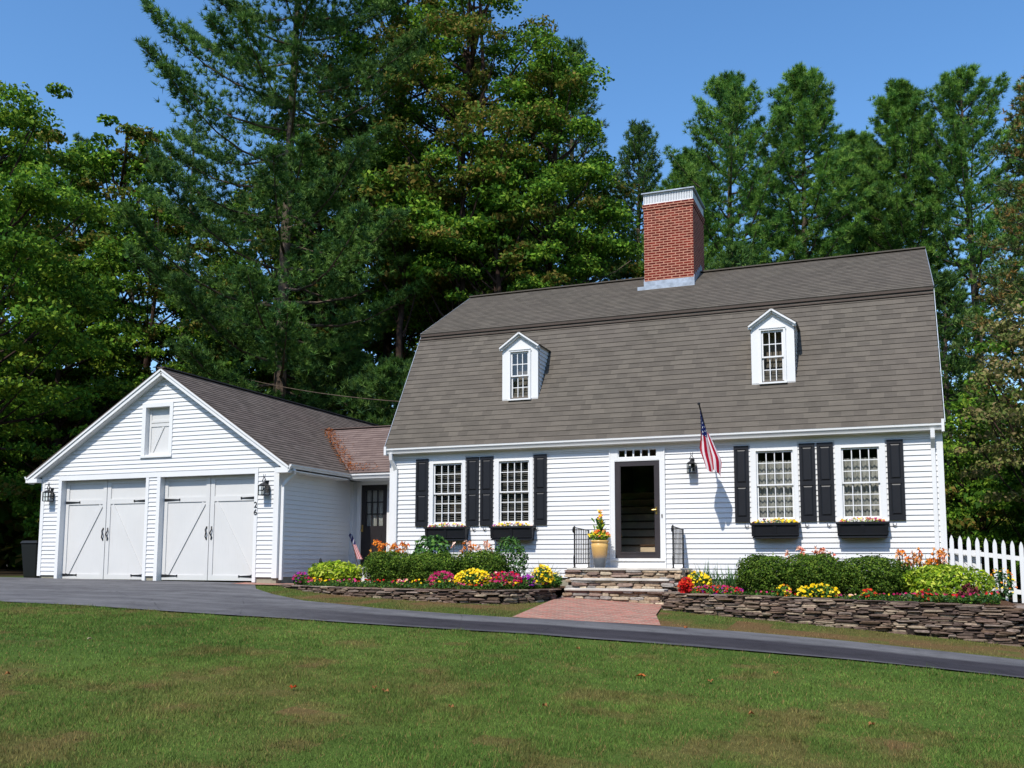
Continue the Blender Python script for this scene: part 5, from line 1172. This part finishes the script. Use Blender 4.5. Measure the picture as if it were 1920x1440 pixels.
# shed needles in the roof valley
P = []
vA, vB = np.array([-3.78, .82, 2.16]), np.array([-5.8, 3.0, 3.6]); k = 900; s = NR.random(k)**1.3
Pn = vA+(vB-vA)*s[:, None]+np.c_[NR.normal(0, .10+.10*(1-s)), NR.normal(0, .05, k), np.full(k, .07)]; Pn[:, 0] += np.abs(NR.normal(0, .25, k))*(s < .12)
V, F_ = leaf_cloud(Pn, .07, None, .3, 1.5); tag(fobj('fallen_needles', fast_mesh('fallen_needles', V, F_, cols(k, [srgb(176, 96, 34), srgb(150, 84, 40), srgb(196, 120, 50)])), M['leaf']), 'orange fallen needles caught in the roof valley', 'leaf litter', None, 'stuff')

# ------------------------------------------------------------------ grass
def grass_blades(n, xr, yr, h, wd, rng, keep=None, nm='grass'):
    x = rng.uniform(*xr, n); y = rng.uniform(*yr, n); k = ~in_drive(x, y+.09*(vnoise(x, y, 6)-.35)*np.where(y > -6.2, 1, -1))
    if keep is not None: k &= keep(x, y)
    x, y = x[k], y[k]; t = lawn_tint(x, y); bare = np.clip((t[:, 0]-t[:, 1]+.01)*14, 0, .75); k = rng.random(len(x)) > bare; x, y, t = x[k], y[k], t[k]
    m_ = len(x); P = np.c_[x, y, gz(x, y)-.004]; D_ = rng.normal(size=(m_, 3))*.55; D_[:, 2] = 1; D_ /= np.linalg.norm(D_, axis=1)[:, None]
    hv = .45+.8*vnoise(x, y, 3.1)**1.6+.75*vnoise(x+31, y, 11)**3; a = rng.uniform(0, 6.283, m_); s = np.c_[np.cos(a), np.sin(a), np.zeros(m_)]*(wd/2); L = (h*hv*rng.uniform(.5, 1.35, m_))[:, None]
    V = np.stack([P-s, P+s, P+D_*L], 1).reshape(-1, 3); c = t*(.75+.5*vnoise(x+9, y, 5))[:, None]*rng.uniform(.6, 1.5, (m_, 1)); st = rng.random(m_) < .10; c[st] = BROWN*rng.uniform(.8, 1.5, (st.sum(), 1))
    return V, c
rng = np.random.default_rng(21); Vs = []; Cs = []
for n, xr, yr, h, wd in ((330000, (1.0, 11.5), (-15.8, -10.4), .042, .0065), (230000, (-6.5, 13.5), (-10.6, -6.4), .040, .009), (60000, (-14, -2), (-11.5, -6.9), .045, .011), (90000, (-4.6, 12.5), (-6.0, -2.0), .045, .008), (30000, (-4, 1.5), (-15, -10.4), .045, .009), (20000, (11.4, 15), (-10, -1), .05, .01)):
    def keep(x, y):
        walk = (x > 2.6) & (x < 5.6) & (y > -5.6) & (x > 2.76+np.interp(-y, [1.8, 3.6, 5.5], [0, .16, .42])) & (x < 4.86+np.interp(-y, [1.8, 3.6, 5], [0, .22, .62]))
        wl_ = np.interp(x, [-4.5, -3.5, -2.4, -.36, 1.4, 2.3, 2.75, 5.0, 5.1, 6.4, 8.2, 9.8, 10.8, 11.1, 12], [-2.3, -2.4, -3.0, -3.75, -3.8, -3.4, -2.4, -2.4, -2.6, -2.75, -2.9, -3.0, -3.1, -.2, 0])
        return ~walk & ((y < wl_) | (x < -4.9) & (y < -7)) & (x > -4.6) | ((x <= -4.6) & (y < -7))
    V, c = grass_blades(n, xr, yr, h, wd, rng, keep); Vs.append(V); Cs.append(c)
V = np.concatenate(Vs); tag(fobj('grass', fast_mesh('grass', V, np.arange(len(V)).reshape(-1, 3), np.concatenate(Cs)), M['grass']), 'short mown grass blades with worn brown patches', 'grass', None, 'stuff')
# fallen leaves lying on the lawn
LV = [(3.59, -12.19, 'rust red leaf lying alone on the left lawn'), (4.24, -11.8, 'brown leaf between two pale ones mid left on the lawn'), (4.4, -11.87, 'small pale leaf next to a brown one'), (6.27, -9.5, 'largest orange brown leaf near the lawn centre'), (5.08, -8.02, 'small brown leaf near the drive, right of centre'), (7.58, -8.31, 'pale curled leaf on the right lawn'), (7.0, -9.34, 'tan leaf on the bare patch right of centre'), (5.9, -11.61, 'light brown leaf below the lawn centre'), (5.21, -12.14, 'brown curled leaf left of the lawn centre'), (7.63, -10.81, 'yellowish leaf at lower right'), (8.66, -10.61, 'tan leaf near the lower right bare patch'), (-0.47, -10.66, 'white scrap of paper-like leaf at far left'), (5.86, -4.95, 'orange leaf at the edge of the drive'), (0.8, -12.94, 'brown leaf at the left edge of the lawn')]
for i, (x, y, lb) in enumerate(LV):
    r = random.Random(i); s = .06 if 'largest' in lb else r.uniform(.022, .04); a = r.uniform(0, 6.28); z = gzf(x, y)+.035; b = MB(); ring = []
    for k in range(12):
        t = 6.283*k/12; rad = s*(1 if k % 2 == 0 else .62)*(1.15 if k in (0, 6) else 1); ring.append((x+rad*math.cos(t+a), y+rad*math.sin(t+a), z+.012*math.sin(t*2+a)+.012*(k % 2)))
    c = srgb(190, 176, 150) if ('white' in lb) else (srgb(178, 74, 34) if 'rust' in lb else (srgb(196, 116, 60) if 'orange' in lb else srgb(164, 116, 72))); b.tint = c[:3]
    for k in range(12): b.face([(x, y, z), ring[k], ring[(k+1) % 12]]); b.face([(x, y, z-.002), (ring[(k+1) % 12][0], ring[(k+1) % 12][1], ring[(k+1) % 12][2]-.002), (ring[k][0], ring[k][1], ring[k][2]-.002)])
    tag(b.build('fallen_leaf', M['leaf']), lb, 'leaf', 'fallen leaves on the lawn')
